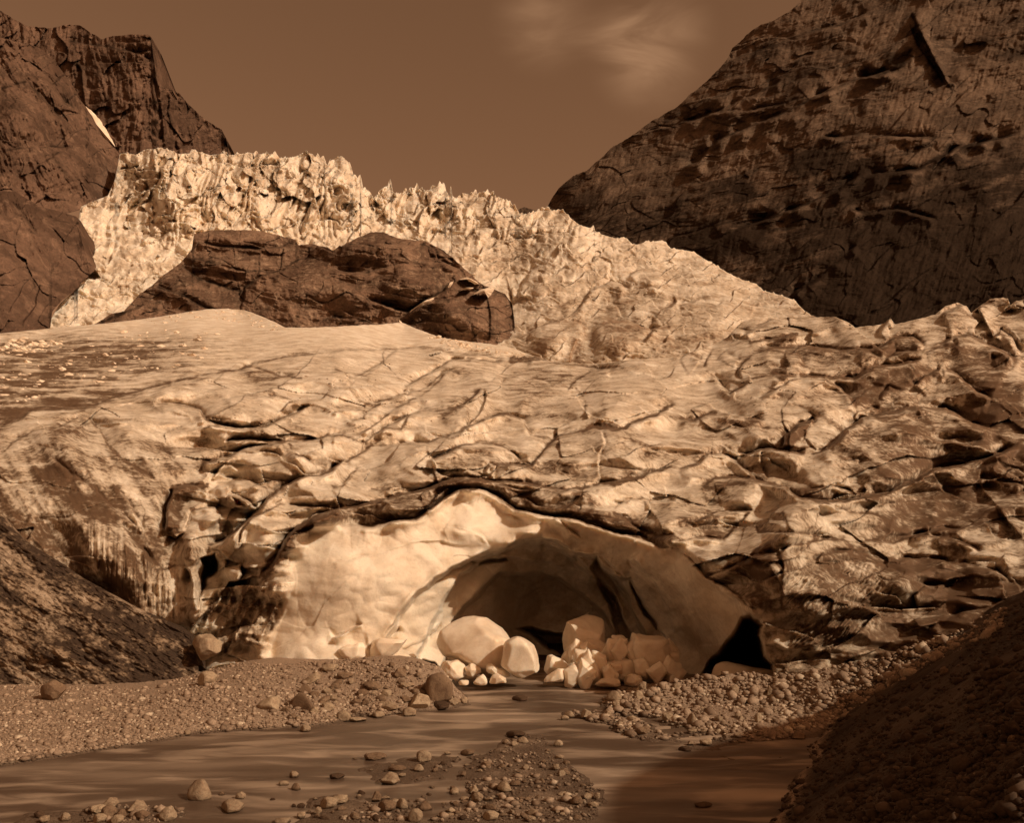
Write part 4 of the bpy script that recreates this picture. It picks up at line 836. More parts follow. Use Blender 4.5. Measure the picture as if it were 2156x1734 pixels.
RIB = [(1325, 1462, 45), (1385, 1440, 46), (1450, 1428, 46.3), (1560, 1417, 46.3), (1640, 1420, 46), (1720, 1407, 45.5), (1850, 1385, 45), (2000, 1335, 44), (2120, 1290, 43), (2300, 1200, 42)]
RIB = [(u, v, y-2.3) for u, v, y in RIB]
RIBW = [ray(*p) for p in RIB]
EDGE_G = [(6.2, 9, 4.2), (7.7, 14, 4.2), (5.0, 18.5, 2.2), (2.6, 23, 0), (2.9, 26.5, 0), (3.6, 30.5, 0), (8.5, 36, 0), (14, 39.5, .7), (17.2, 40, 2.2), (22.7, 41, 4.6), (30, 42, 9), (48, 50, 14)]   # where the edge of the hill's shadow lies
SH = (math.sin(SUN_AZ), -math.cos(SUN_AZ))
_e = sorted((-x*SH[1]+y*SH[0], x*SH[0]+y*SH[1], z) for x, y, z in EDGE_G)
EDGE_A = [(q[0], q[1]) for q in _e]; EDGE_Z = [(q[0], q[2]) for q in _e]
def ground_z(X, Y, fine=True):
    z = np.full(X.shape, -.55)
    near = (Y > 5) & (Y < 80) & (X > -80) & (X < 60)
    xs, ys = X[near], Y[near]; zn = z[near]
    s = sdf(xs, ys, BANK)
    zn = np.maximum(zn, np.where(s > 0, (.35+.9*sm(-19, -13, xs))*(1-np.exp(-s/4.0))+.05+.15*sm(0, 1, s), s*.28))
    for (cx, cy, r, h) in ((-6.4, 48.6, 3.2, .95), (-10.8, 50.2, 3.4, .35), (-4.2, 47.0, 2.0, .5), (-15.5, 49.5, 3.0, .3)):
        zn += np.where(s > 0, h*np.exp(-((xs-cx)**2+(ys-cy)**2)/r**2)*sm(0, 1.2, s), 0)
    for pl, h in BARS:
        s = sdf(xs, ys, pl)+.9*fbm(xs*.8, ys*.6, xs*0, 3, 615); zn = np.maximum(zn, np.where(s > 0, h*(1-np.exp(-s/.5)), s*.35)+np.where(s > -.5, .05*fbm(xs*.9, ys*.9, xs*0, 3, 613), 0))
    s = sdf(xs, ys, APRON); zn = np.maximum(zn, np.where(s > 0, .42*(1-np.exp(-s/1.6)), s*.3))
    R = np.array(RIBW); d, sd, fr = polyd(xs, ys, R[:, :2].tolist())
    seg = np.hypot(*np.diff(R[:, :2], axis=0).T); cum = np.r_[0, np.cumsum(seg)]/seg.sum()
    h = np.interp(fr, cum, R[:, 2])
    gr = fbm(xs*1.1+ys*.2, ys*.25, xs*0, 3, 601)
    zn = np.maximum(zn, h-d*(.85+.35*gr)+.1*gr-.06+.12*fbm(xs*1.3, ys*1.3, xs*0, 3, 603))
    z[near] = zn
    # hillside on the right
    a = X*SH[0]+Y*SH[1]; p = -X*SH[1]+Y*SH[0]
    tan = math.tan(SUN_EL)
    pl = .70*(X-(.46*Y-4.2))
    wl = sm(18.3, 16.6, p+.5*fbm(X*.8, Y*.8, X*0, 3, 621)); pl = pl*(1-wl)+wl*np.minimum(pl, 3.5+.48*(a+.9))
    cap = (a-np.interp(p, *zip(*EDGE_A)))*tan+np.interp(p, *zip(*EDGE_Z))
    hill = np.minimum(pl, np.where(cap > 1.0, cap, pl)); hill = np.where(X > 130, hill*0+40, hill)
    hill = np.minimum(hill, 38)
    hill = hill*sm(64, 50, Y)+np.where(Y > 50, -3*sm(50, 64, Y), 0)
    hill = np.where((X > 0) & (Y < 66), hill, -5)
    nn = .45*fbm(X*.30+Y*.15, Y*.25, X*0, 4, 605)+.22*fbm(X*1.1, Y*1.1, X*0, 4, 607)
    z = np.where(hill+nn*.8 > z, hill+nn*.8, z)
    z = z+np.where(z > .02, 1, .3)*(.045*fbm(X*1.7, Y*1.7, X*0, 3, 609)+.03*fbm(X*5, Y*5, X*0, 2, 611))
    return z
def spaced(a, b, st, lo, hi):
    c = list(np.arange(a, b+1e-6, st)); s = st; x = a
    while x > lo: s *= 1.25; x -= s; c.insert(0, x)
    s = st; x = b
    while x < hi: s *= 1.25; x += s; c.append(x)
    return np.array(c)
gx = spaced(-34, 30, .11, -6000, 6000); gy = spaced(14, 56, .11, -3000, 9000)
GX, GY = np.meshgrid(gx, gy)
GZ = ground_z(GX, GY)
hm = sm(-.4, .4, .70*(GX-(.46*GY-4.2))-.2-(GZ < .3)*1.0)*sm(52, 44, GY)*sm(0, 4, GX)  # mask of the right hillside, where shadow is deepened by colour
og = grid_mesh('ground', GX, GY, GZ, M_GROUND, {'hill_shade': hm})
og.data.flip_normals()
tag(og, kind='structure')
HX = np.linspace(-34, 30, 1281); HY = np.linspace(12, 64, 1041)
HG = ground_z(*np.meshgrid(HX, HY))
def gfast(X, Y):
    fx = np.clip((X-HX[0])/(HX[1]-HX[0]), 0, len(HX)-1.001); fy = np.clip((Y-HY[0])/(HY[1]-HY[0]), 0, len(HY)-1.001)
    i = fx.astype(int); j = fy.astype(int); a = fx-i; b = fy-j
    return (HG[j, i]*(1-a)+HG[j, i+1]*a)*(1-b)+(HG[j+1, i]*(1-a)+HG[j+1, i+1]*a)*b
def gz1(x, y): return float(ground_z(np.array([[x]]), np.array([[y]]))[0, 0])

# ---------------------------------------------------------------- river
wxs = np.arange(-40, 34, .14); wys = np.arange(14, 62, .14)
WX, WY = np.meshgrid(wxs, wys)
ca, sa = math.cos(math.radians(22)), math.sin(math.radians(22))
A_ = WX*ca+WY*sa; B_ = -WX*sa+WY*ca
wz = .13*fbm(A_*.28, B_*.75, WX*0, 3, 701)+.018*fbm(A_*.9, B_*2.0, WX*0, 2, 703)
wz = wz*(.5+.9*sm(-.2, .4, pn(A_*.08, B_*.12, WX*0, 705)))
o = grid_mesh('river', WX, WY, wz-.015, M_WATER); o.data.flip_normals(); tag(o, kind='structure')

print('T ground', time.time()-T0)
# ---------------------------------------------------------------- stones
def stone_mesh(name, seed, mat, sub=3, cuts=7, rnd=.06):
    r = random.Random(seed); bm = bmesh.new(); bmesh.ops.create_icosphere(bm, subdivisions=sub, radius=1)
    pl = []
    for _ in range(cuts):
        v = Vector((r.gauss(0, 1), r.gauss(0, 1), r.gauss(0, 1))).normalized(); pl.append((v, r.uniform(.48, .82)))
    for v in bm.verts:
        for nrm, d in pl:
            k = v.co.dot(nrm)
            if k > d: v.co -= nrm*(k-d)*.92
    from mathutils import noise
    for v in bm.verts:
        v.co *= 1+rnd*noise.noise(v.co*2.2+Vector((seed, 0, 0)))*2
    me = bpy.data.meshes.new(name); bm.to_mesh(me); bm.free(); me.materials.append(mat)
    for p in me.polygons: p.use_smooth = False
    if cuts < 7:
        for p in me.polygons: p.use_smooth = True
    return me
MEsh = {}
for tone, mat in (('pale', M_PALE), ('grey', M_GREY), ('dark', M_DARK)):
    MEsh[tone] = [stone_mesh('stone', i*3+7, mat, 3, (13 if i % 3 else 6), .05) for i in range(7)]
STONES_XY = []
def level(u, v):                # ground height under a sight line, by marching along it
    Ys = np.linspace(13, 62, 700); X = (u-CU)/F*Ys; Z = CH+(CV-v)/F*Ys
    G = np.maximum(gfast(X, Ys), -.03)
    k = np.where(Z <= G)[0]
    i = k[0] if len(k) else -1
    return X[i], Ys[i], G[i]
def stone(tl, cx, cy, wpx, hpx, tone, label, group, name='stone', tilt=0, rnd=random, wide=None):
    o_ = TILE[tl]; u = o_[0]+o_[2]*cx; v = o_[1]+o_[2]*(cy+hpx*.45); wp = wpx*o_[2]; hp = hpx*o_[2]
    X, Y, Z = level(u, v)
    w = wp/F*Y; h = hp/F*Y
    ob = bpy.data.objects.new(name, rnd.choice(MEsh[tone])); COL.objects.link(ob)
    ob.scale = (w*.58, w*(wide or .5), h*.66)
    ob.rotation_euler = (rnd.uniform(-.2, .2), math.radians(tilt), rnd.uniform(-.35, .35))
    ob.location = (X, Y+w*.25, Z+h*.36)
    STONES_XY.append((X, Y, w))
    return tag(ob, label, 'boulder' if name == 'boulder' else 'stone', group)
ST = [ # tile, centre x, y, width, height, tone, label
 ('A',395,700,205,165,'grey','square grey boulder half sunk at the foot of the dark debris slope','boulder'),
 ('A',1612,605,150,100,'pale','pale rectangular block lying on gravel below the rounded pale boulder','boulder'),
 ('A',800,845,55,42,'pale','small bright white stone alone on the left gravel bank','stone'),
 ('A',1215,1012,48,45,'pale','pale roundish stone in the middle of the left gravel bank','stone'),
 ('A',1460,1035,60,42,'pale','pale flat stone near the water edge of the left bank','stone'),
 ('A',1555,1500,170,165,'pale','pointed pale boulder standing in the stream at lower left','boulder'),
 ('A',1805,1620,185,92,'pale','low oval stone awash right of the pointed pale boulder','boulder'),
 ('A',1885,1530,78,68,'pale','round stone just above the low oval stone in the stream','stone'),
 ('A',1735,1515,52,36,'grey','small stone beside the pointed pale boulder in the stream','stone'),
 ('A',850,1590,140,62,'pale','long pale cobble topping the pile at the bottom left edge','stone'),
 ('A',765,1628,115,80,'pale','round pale cobble at the left side of the bottom left pile','stone'),
 ('A',842,1655,105,90,'grey','grey cobble in the middle of the bottom left pile','stone'),
 ('A',1062,1622,165,85,'pale','large smooth oval cobble in the bottom left pile','boulder'),
 ('A',1105,1682,132,75,'grey','grey oval cobble under the large smooth oval one at bottom left','stone'),
 ('A',940,1672,92,75,'grey','leaning grey cobble between the two halves of the bottom left pile','stone'),
 ('A',1315,1678,145,105,'pale','slanting slab shaped cobble at the right end of the bottom left pile','stone'),
 ('A',770,1712,110,60,'pale','pale cobble cut by the bottom edge under the bottom left pile','stone'),
 ('A',912,1715,95,60,'pale','second pale cobble at the bottom edge under the left pile','stone'),
 ('A',298,1675,88,55,'dark','dark wet stone at the far bottom left corner of the stream','stone'),
 ('A',500,1700,80,62,'pale','pale stone at the right of the corner heap, bottom left','stone'),
 ('A',345,1715,92,50,'pale','bright stone at the bottom edge near the left corner','stone'),
 ('B',1545,690,205,225,'grey','largest brown boulder on the shoulder of the left bank mound','boulder'),
 ('B',1400,790,205,125,'pale','big angular pale boulder at the water below the largest brown boulder','boulder'),
 ('B',1315,872,102,70,'pale','triangular pale stone at the water left of the angular boulder','stone'),
 ('B',1560,825,150,55,'dark','dark wet slab at the water under the largest brown boulder','stone'),
 ('B',1075,890,85,50,'pale','pale stone on the bank edge in the middle of the mound foot','stone'),
 ('B',910,925,125,44,'pale','long flat pale stone at the water edge of the left bank','stone'),
 ('B',798,908,105,82,'pale','upright wedge stone at the water edge of the left bank','stone'),
 ('B',812,578,115,72,'grey','dark grey block under the flat pale slabs on the mound','stone'),
 ('B',705,520,150,52,'pale','flat pale slab on top of the left bank ridge','stone'),
 ('B',555,608,175,62,'pale','long tilted pale slab pointing up on the left bank ridge','stone'),
 ('B',1300,655,105,58,'pale','overhanging pale stone in the centre of the mound','stone'),
 ('B',1255,628,55,52,'grey','small round stone just above the overhanging pale stone','stone'),
 ('B',500,1003,85,56,'pale','pale blocky stone in the shallows at the left bank edge','stone'),
 ('B',1670,790,95,70,'pale','pale stone at the right tip of the left bank','stone'),
 ('B',1752,782,66,52,'pale','outermost stone of the left bank tip','stone'),
 ('B',1050,1218,155,75,'grey','ragged dark stone awash alone in mid stream','boulder'),
 ('B',1168,1402,165,96,'pale','double humped pale boulder in mid stream','boulder'),
 ('B',1430,1220,112,88,'pale','pale boulder at the top of the mid stream cluster','boulder'),
 ('B',1395,1312,72,55,'pale','round stone under the top boulder of the mid stream cluster','stone'),
 ('B',1225,1312,130,48,'grey','low ragged stone awash left of the mid stream cluster','stone'),
 ('B',750,1370,105,62,'dark','dark wet rock breaking the water in the left half of the stream','boulder'),
 ('B',1778,1192,105,48,'grey','flat rock awash just left of the central gravel bar head','stone'),
 ('B',1620,1190,45,34,'pale','tiny pale stone alone between the cluster and the gravel bar','stone'),
 ('B',410,1365,75,50,'pale','pale stone sitting on dark rocks in the left stream','stone'),
 ('B',330,1435,75,40,'pale','flat pale stone low in the water of the left stream','stone'),
 ('B',430,1462,64,62,'grey','leaning stone below the pale one in the left stream','stone'),
 ('B',782,1560,140,66,'pale','flat pale rock left of the lower stone group','stone'),
 ('B',682,1592,135,82,'pale','rounded pale rock lying left of the flat one, lower stream','boulder'),
 ('B',600,1648,72,54,'pale','small pale stone below the rounded rock, lower stream','stone'),
 ('B',475,1682,78,54,'pale','pale stone by itself near the bottom edge, lower stream','stone'),
 ('B',330,1732,145,52,'pale','broad bright stone cut by the bottom edge of the stream','boulder'),
 ('B',1062,1540,95,82,'grey','squarish grey stone at the upper left of the lower stone group','stone'),
 ('B',1142,1612,145,76,'grey','wide grey stone at the bottom of the lower stone group','boulder'),
 ('B',1265,1592,90,80,'pale','round pale stone at the right of the lower stone group','stone'),
 ('B',1368,1690,105,105,'pale','cleft pale rock near the bottom edge left of the gravel bar','boulder'),
 ('B',1858,1540,92,78,'pale','striped conical stone on the central gravel bar','stone'),
 ('B',2070,1460,105,62,'pale','pale hump shaped stone on the upper central gravel bar','stone'),
 ('B',1960,1692,125,66,'pale','rough pale stone low on the central gravel bar','boulder'),
 ('C',1042,750,108,86,'pale','smooth egg shaped boulder at the tip of the right bank','boulder'),
 ('C',1230,742,68,72,'pale','pale round stone right of the egg shaped boulder','stone'),
 ('C',1268,668,74,72,'pale','pointed stone at the top of the right bank tip','stone'),
 ('C',1062,815,84,60,'pale','pale stone directly below the egg shaped boulder','stone'),
 ('C',822,885,102,66,'pale','largest stone of the shoal in front of the right bank','boulder'),
 ('C',690,887,78,50,'pale','pale stone left of the largest one on the shoal','stone'),
 ('C',650,915,62,36,'pale','westernmost low stone of the shoal before the right bank','stone'),
 ('C',990,885,68,50,'pale','bright triangular stone between shoal and right bank','stone'),
 ('C',1182,920,82,46,'pale','smooth oblong stone in the shallows before the right bank','stone'),
 ('C',1272,1012,115,66,'grey','broad stone at the right end of the shoal','boulder'),
 ('C',1462,900,86,84,'pale','heavy pale stone at the foot of the moraine ridge','stone'),
 ('C',1652,930,72,96,'pale','tall tilted slab leaning on the foot of the moraine ridge','stone'),
 ('C',1662,1017,86,32,'pale','flat white stone in the water before the moraine ridge','stone'),
 ('C',1768,1108,112,52,'pale','low broad rock standing off the right bank in the water','boulder'),
 ('C',1640,1115,64,36,'pale','small rock just left of the low broad one off the right bank','stone'),
 ('C',2028,1052,84,36,'pale','flat stone at the water edge at the right end of the bank','stone'),
 ('C',326,1092,78,42,'pale','bright cap stone at the head of the central gravel bar','stone'),
 ('C',602,1120,64,54,'pale','angular stone alone right of the gravel bar head','stone'),
 ('C',615,1226,68,30,'pale','flat stone in the water right of the central gravel bar','stone'),
 ('C',586,1300,58,46,'pale','square bright stone on the right edge of the central bar','stone'),
 ('C',175,1456,98,68,'pale','faceted pale boulder in the middle of the central bar','boulder'),
 ('C',910,1532,54,52,'pale','pale stone farthest right in the lower stream','stone'),
 ('C',880,1602,78,46,'pale','pale flat stone at the bottom right of the gravel bar','stone'),
 ('C',1985,692,78,74,'pale','pale stone set high in the face of the moraine ridge','stone'),
 ('C',1530,680,64,50,'pale','pale stone on the left upper face of the moraine ridge','stone'),
 ('C',300,762,115,42,'dark','dark rock breaking the river near the cave mouth','boulder'),
 ('C',265,1045,150,45,'dark','dark wet rock at the head of the central gravel bar','boulder'),
 ('C',1745,1600,125,52,'dark','dark rock in the shaded water at lower right','boulder'),
 ('C',1600,1165,100,40,'dark','dark submerged rock below the rock off the right bank','stone'),
 ('D',45,915,54,74,'pale','tall egg shaped stone at the foot of the right bank','stone'),
 ('D',310,985,54,52,'pale','white stone at the shadow edge of the right bank','stone'),
 ('D',205,1020,56,40,'pale','pale stone left of the white one at the shadow edge','stone'),
 ('D',370,1060,135,70,'grey','brown boulder lying in the hill shadow off the right bank','boulder'),
 ('D',132,722,52,104,'pale','upright narrow slab in the face of the moraine ridge','stone'),
 ('D',1510,540,64,62,'grey','stone sticking out of the moraine just above the shadow line','stone'),
 ('D',1775,1360,74,34,'pale','pale stone lying on the dark hillside at right','stone'),
 ('D',2040,1082,66,52,'grey','rounded stone on the hillside at the right edge','stone'),
]
for (t, x, y, w_, h_, tone, lab, nm) in ST:
    stone(t, x, y, w_, h_, tone, lab, {'boulder': 'large boulders along the river', 'stone': 'single stones along the river'}[nm], nm, tilt=(-28 if 'tilted pale' in lab or 'slanting' in lab else 0))
# countable stones that nothing tells apart, by the place they lie in
def scatter(poly, n, smin, smax, label, group, tones=('pale', 'grey'), seed=1):
    r = random.Random(seed); us = [p[0] for p in poly]; vs = [p[1] for p in poly]; k = 0; tries = 0
    while k < n and tries < n*40:
        tries += 1
        u = r.uniform(min(us), max(us)); v = r.uniform(min(vs), max(vs))
        if not bool(inside(np.array([u]), np.array([v]), poly)[0]): continue
        X, Y, Z = level(u, v)
        w = r.uniform(smin, smax)*(.75+.5*r.random()**3)
        if any((X-a)**2+(Y-b)**2 < (.42*(w+c))**2 for a, b, c in STONES_XY): continue
        ob = bpy.data.objects.new('stone', r.choice(MEsh[r.choice(tones)])); COL.objects.link(ob)
        ob.scale = (w*.55*r.uniform(.8, 1.25), w*.55*r.uniform(.7, 1.2), w*.55*r.uniform(.5, .95)); ob.rotation_euler = (r.uniform(-.4, .4), r.uniform(-.4, .4), r.uniform(0, 6.28))
        ob.location = (X, Y, Z+w*.12); STONES_XY.append((X, Y, w)); k += 1
        tag(ob, label, 'stone', group)
BAR1 = [(1085,1550),(1140,1560),(1190,1600),(1225,1640),(1255,1670),(1262,1730),(820,1730),(900,1670),(1030,1660),(960,1640),(975,1610),(1030,1590)]
scatter(BAR1, 68, .14, .42, 'small river stone among many on the central gravel bar', 'stones on the central gravel bar', seed=2)
scatter([(1200,1503),(1290,1508),(1370,1532),(1390,1556),(1330,1552),(1250,1522)], 20, .15, .36, 'small stone among many on the low shoal before the right bank', 'stones on the shoal', ('pale', 'pale', 'grey'), 3)
scatter([(1290,1486),(1360,1470),(1500,1490),(1640,1500),(1735,1495),(1720,1530),(1600,1555),(1480,1545),(1390,1515)], 34, .2, .46, 'pale cobble among many at the foot of the moraine ridge', 'cobbles at the moraine foot', ('pale', 'pale', 'grey'), 4)
scatter([(560,1490),(700,1440),(820,1400),(900,1430),(975,1480),(900,1495),(760,1505),(640,1525)], 48, .3, .85, 'angular stone among many on the mound of the left bank', 'stones on the left bank mound', ('grey', 'grey', 'pale'), 5)
for _ in ():
    pass
scatter([(560,1660),(700,1600),(860,1585),(960,1610),(990,1730),(480,1730)], 30, .12, .34, 'small stone awash in the shallows left of the central bar', 'stones in the shallows', ('pale', 'grey', 'dark'), 6)

# gravel: thousands of small stones, one mesh each place
def gravel(name, poly, n, smin, smax, mats, seed, zmin=-.02):
    r = np.random.default_rng(seed); P = np.array(poly); us = []; 
    U = r.uniform(P[:, 0].min(), P[:, 0].max(), n*4); V = r.uniform(P[:, 1].min(), P[:, 1].max(), n*4)
    k = inside(U, V, poly); U = U[k][:n]; V = V[k][:n]
    # find the ground under each sight line
    Ys = np.linspace(13, 60, 400); XX = ((U-CU)/F)[:, None]*Ys; ZZ = CH+((CV-V)/F)[:, None]*Ys
    G = gfast(XX, np.broadcast_to(Ys, XX.shape)); hit = ZZ <= G
    ok = hit.any(1); idx = hit.argmax(1); rows = np.arange(len(U))
    X = XX[rows, idx][ok]; Y = Ys[idx][ok]; Z = G[rows, idx][ok]
    k = (Z > zmin) & ((fbm(X*.5, Y*.5, X*0, 3, seed+50) > -.12) | (r.random(len(X)) < .35)); X, Y, Z = X[k], Y[k], Z[k]
    bm = bmesh.new(); bmesh.ops.create_icosphere(bm, subdivisions=1, radius=1)
    bv = np.array([v.co[:] for v in bm.verts]); bf = np.array([[v.index for v in f.verts] for f in bm.faces]); bm.free()
    m = len(X); s = (smin+(smax-smin)*r.random(m)**5); s = np.where(r.random(m) > .985, smax*r.uniform(1.1, 2.0, m), s)
    sh = bv[None]*(1+.75*(r.random((m, len(bv), 1))-.5))*np.stack([s*r.uniform(.8, 1.3, m), s*r.uniform(.7, 1.2, m), s*r.uniform(.5, .9, m)], 1)[:, None]
    a = r.uniform(0, 6.28, m); c, d = np.cos(a)[:, None], np.sin(a)[:, None]
    x = sh[..., 0]*c-sh[..., 1]*d+X[:, None]; y = sh[..., 0]*d+sh[..., 1]*c+Y[:, None]; z = sh[..., 2]+Z[:, None]+.15*s[:, None]
    co = np.stack([x, y, z], -1).reshape(-1, 3); f = (bf[None]+(np.arange(m)*len(bv))[:, None, None]).reshape(-1, 3)
    me = bpy.data.meshes.new(name); me.vertices.add(len(co)); me.vertices.foreach_set('co', co.astype(np.float32).ravel())
    me.loops.add(f.size); me.loops.foreach_set('vertex_index', f.ravel().astype(np.int32)); me.polygons.add(len(f))
    me.polygons.foreach_set('loop_start', np.arange(0, f.size, 3, dtype=np.int32)); me.polygons.foreach_set('loop_total', np.full(len(f), 3, np.int32)); me.update(calc_edges=True)
    at = me.attributes.new('rnd', 'FLOAT', 'POINT'); at.data.foreach_set('value', np.repeat(r.random(m), len(bv)).astype(np.float32))
    me.materials.append(mats)
    o = bpy.data.objects.new(name, me); COL.objects.link(o); tag(o, kind='stuff'); return o
def pebble_material(a=c4(.2, .125, .085), c=c4(.46, .31, .22), e=c4(.6, .44, .32)):
    m, n, b = newmat('pebbles'); k = NT(n); rd = k.attr('rnd'); g = k.geo()
    col = k.mix(k.mapr(rd, 0, 1, 0, 1, False), a, c); col = k.mix(k.mapr(rd, .88, .97), col, e)
    col = k.mix(k.mapr(k.noise(g, 12, 4), .4, .65, 0, .4), col, c4(.1, .06, .04))
    sz = k.node('ShaderNodeSeparateXYZ'); k.put(g, sz.inputs[0]); col = k.mix(k.mapr(sz.outputs[2], .03, .14, .75, 0), col, c4(.035, .02, .013))
    k.put(col, b.inputs['Base Color']); b.inputs['Roughness'].default_value = .85; return m
M_PEB = pebble_material(); M_PEB_SHADE = pebble_material(c4(.022, .014, .010), c4(.055, .035, .025), c4(.11, .07, .05))  # second set: same pebbles darkened, painted shade for the hillside in shadow
tag(gravel('gravel', [(-80,1440),(330,1450),(420,1400),(480,1388),(560,1402),(700,1388),(820,1386),(920,1405),(960,1445),(984,1480),(860,1502),(700,1526),(400,1550),(0,1618),(-80,1630)], 34000, .015, .10, M_PEB, 11), 'loose brown gravel covering the left river bank', 'gravel')
tag(gravel('gravel', [(1050,1545),(1140,1545),(1270,1650),(1275,1733),(700,1733),(950,1600)], 5000, .012, .09, M_PEB, 12), 'loose gravel of the central bar', 'gravel')
tag(gravel('gravel', [(1190,1495),(1270,1460),(1340,1440),(1450,1425),(1650,1410),(1850,1370),(2000,1325),(2120,1280),(2120,1320),(1850,1460),(1750,1530),(1600,1570),(1480,1560),(1300,1560)], 13000, .018, .16, M_PEB, 13), 'loose stones and grit on the moraine ridge', 'gravel')
tag(gravel('gravel', [(1500,1733),(1640,1600),(1800,1500),(2000,1400),(2156,1260),(2200,1733)], 9000, .012, .12, M_PEB_SHADE, 14), 'stones scattered on the shaded hillside at right', 'gravel')
tag(gravel('gravel', [(170,1733),(180,1700),(380,1700),(400,1733)], 500, .02, .1, M_PEB, 15), 'loose gravel under the bottom left pile', 'gravel')

# ---------------------------------------------------------------- ice blocks and boulders by the cave
def block(name, tl, pts, Yf, depth, label, group=None, mat=M_BLOCK, cat='ice block', seed=1, rough=.035, lean=0.0, smooth=True, cuts=12):
    """a solid chunk: its outline sits at its widest section, narrowing to front and rear"""
    P = T(tl, pts); r = random.Random(seed); cu = sum(p[0] for p in P)/len(P); cv = sum(p[1] for p in P)/len(P)
    bm = bmesh.new(); vs = []
    secs = ((.0, .62), (.22, .93), (.5, 1.0), (1.0, .8))
    for (t, k) in secs:
        for (u, v) in P:
            kk = k*(1+r.uniform(-.05, .05)) if k < 1 else 1
            uu = cu+(u-cu)*kk; vv = cv+(v-cv)*kk
            x, y, z = ray(uu, vv, Yf+t*depth*(1+.15*r.uniform(-1, 1))+lean*(cv-v)/100)
            x = (uu-CU)/F*Yf; z = CH+(CV-vv)/F*Yf
            vs.append((x, y, z))
    # ring surfaces keep concave outlines
    n = len(P); R = [[bm.verts.new(vs[i*n+j]) for j in range(n)] for i in range(4)]
    for i in range(3):
        for j in range(n): bm.faces.new((R[i][j], R[i][(j+1) % n], R[i+1][(j+1) % n], R[i+1][j]))
    for ring in (R[0][::-1], R[3]):
        f = bm.faces.new(ring); bmesh.ops.poke(bm, faces=[f])
    bmesh.ops.recalc_face_normals(bm, faces=bm.faces)
    bmesh.ops.triangulate(bm, faces=bm.faces)
    sz = max(v[0] for v in vs)-min(v[0] for v in vs)
    for _ in range(3 if sz < 1.2 else 4):
        bmesh.ops.subdivide_edges(bm, edges=[e for e in bm.edges if e.calc_length() > sz*.06], cuts=1, use_grid_fill=True)
    bmesh.ops.smooth_vert(bm, verts=bm.verts, factor=.5, use_axis_x=True, use_axis_y=True, use_axis_z=True)
    from mathutils import noise
    cc = sum((v.co for v in bm.verts), Vector())/len(bm.verts)
    if smooth:
        for _ in range(cuts):
            nn_ = Vector((r.gauss(0, 1), -abs(r.gauss(0, .8)), r.gauss(0, 1))).normalized(); ex = max((v.co-cc).dot(nn_) for v in bm.verts)*r.uniform(.66, .90)
            for v in bm.verts:
                kk = (v.co-cc).dot(nn_)
                if kk > ex: v.co -= nn_*(kk-ex)*.85
    bm.normal_update()
    for v in bm.verts:
        q = v.co*(1.5/max(sz, .3))+Vector((seed*7.3, 0, 0))
        v.co += v.normal*sz*rough*(noise.noise(q)+.5*noise.noise(q*2.7)+.35*(1-abs(noise.noise(q*1.6))*2))
    me = bpy.data.meshes.new(name); bm.to_mesh(me); bm.free(); me.materials.append(mat)
    at = me.attributes.new('dirt_shade', 'FLOAT', 'POINT')
    for p in me.polygons: p.use_smooth = smooth
    o = bpy.data.objects.new(name, me); COL.objects.link(o)
    c = Vector((0, 0, 0))
    return tag(o, label, cat, group)
GB = 'ice blocks fallen at the cave mouth'
block('ice_block', '5', [(478,1605),(520,1545),(590,1465),(640,1438),(700,1430),(790,1440),(830,1450),(890,1500),(900,1560),(880,1700),(860,1760),(760,1760),(600,1650),(530,1650)], 50.4, 3.2, 'largest bright rounded ice block filling the left of the cave mouth', GB, seed=1)
block('ice_block', '5', [(840,1700),(862,1600),(875,1545),(905,1535),(960,1532),(1020,1555),(1060,1600),(1082,1645),(1075,1690),(1055,1745),(860,1760),(846,1740)], 48.9, 1.6, 'upright flat sided bright ice block in front of the largest one', GB, seed=2)
block('ice_block', '5', [(1160,1640),(1200,1590),(1250,1590),(1310,1590),(1340,1640),(1330,1760),(1180,1740)], 52.6, 1.6, 'shaded lumpy ice block right of the upright bright one', GB, seed=3, rough=.06)
block('ice_block', '5', [(1290,1400),(1340,1410),(1390,1425),(1400,1470),(1420,1540),(1420,1700),(1200,1700),(1160,1560),(1180,1460),(1280,1430)], 55.0, 2.2, 'peaked shaded ice block at the back of the cave', GB, seed=4, rough=.05)
block('ice_block', '5', [(1280,1545),(1350,1552),(1400,1580),(1420,1640),(1380,1700),(1300,1690),(1270,1600)], 53.2, 1.5, 'shaded ice block below the peaked one', GB, seed=5, rough=.06)
block('ice_block', '5', [(1405,1525),(1480,1522),(1500,1560),(1500,1640),(1450,1660),(1420,1600)], 53.0, 1.2, 'squarish shaded ice block left of the jagged one', GB, seed=6)
block('ice_block', '5', [(1470,1490),(1495,1487),(1530,1520),(1550,1490),(1600,1520),(1640,1540),(1700,1530),(1712,1560),(1690,1580),(1730,1590),(1725,1625),(1735,1720),(1700,1780),(1600,1780),(1540,1660),(1500,1560)], 51.2, 1.8, 'tall jagged ice block with horned top at the right of the pile', GB, seed=7, rough=.045)
block('ice_block', '5', [(1330,1650),(1400,1610),(1480,1630),(1540,1680),(1560,1770),(1400,1780),(1330,1740)], 51.6, 1.4, 'rough shaded ice block in the middle of the pile', GB, seed=8, rough=.07)
block('ice_block', 'C', [(510,600),(560,560),(600,530),(665,535),(690,600),(700,640),(480,640)], 49.8, 1.0, 'triangular ice block at the water right of the upright bright block', GB, seed=9)
block('ice_block', 'C', [(760,640),(790,590),(830,565),(880,590),(925,625),(900,650),(780,650)], 49.8, 1.0, 'small shaded ice block at the water between the triangular and flat ones', GB, seed=10)
block('ice_block', 'C', [(895,660),(950,620),(1010,608),(1100,620),(1160,640),(1160,672),(900,672)], 49.2, 1.0, 'long flat shaded ice block low at the water', GB, seed=11)
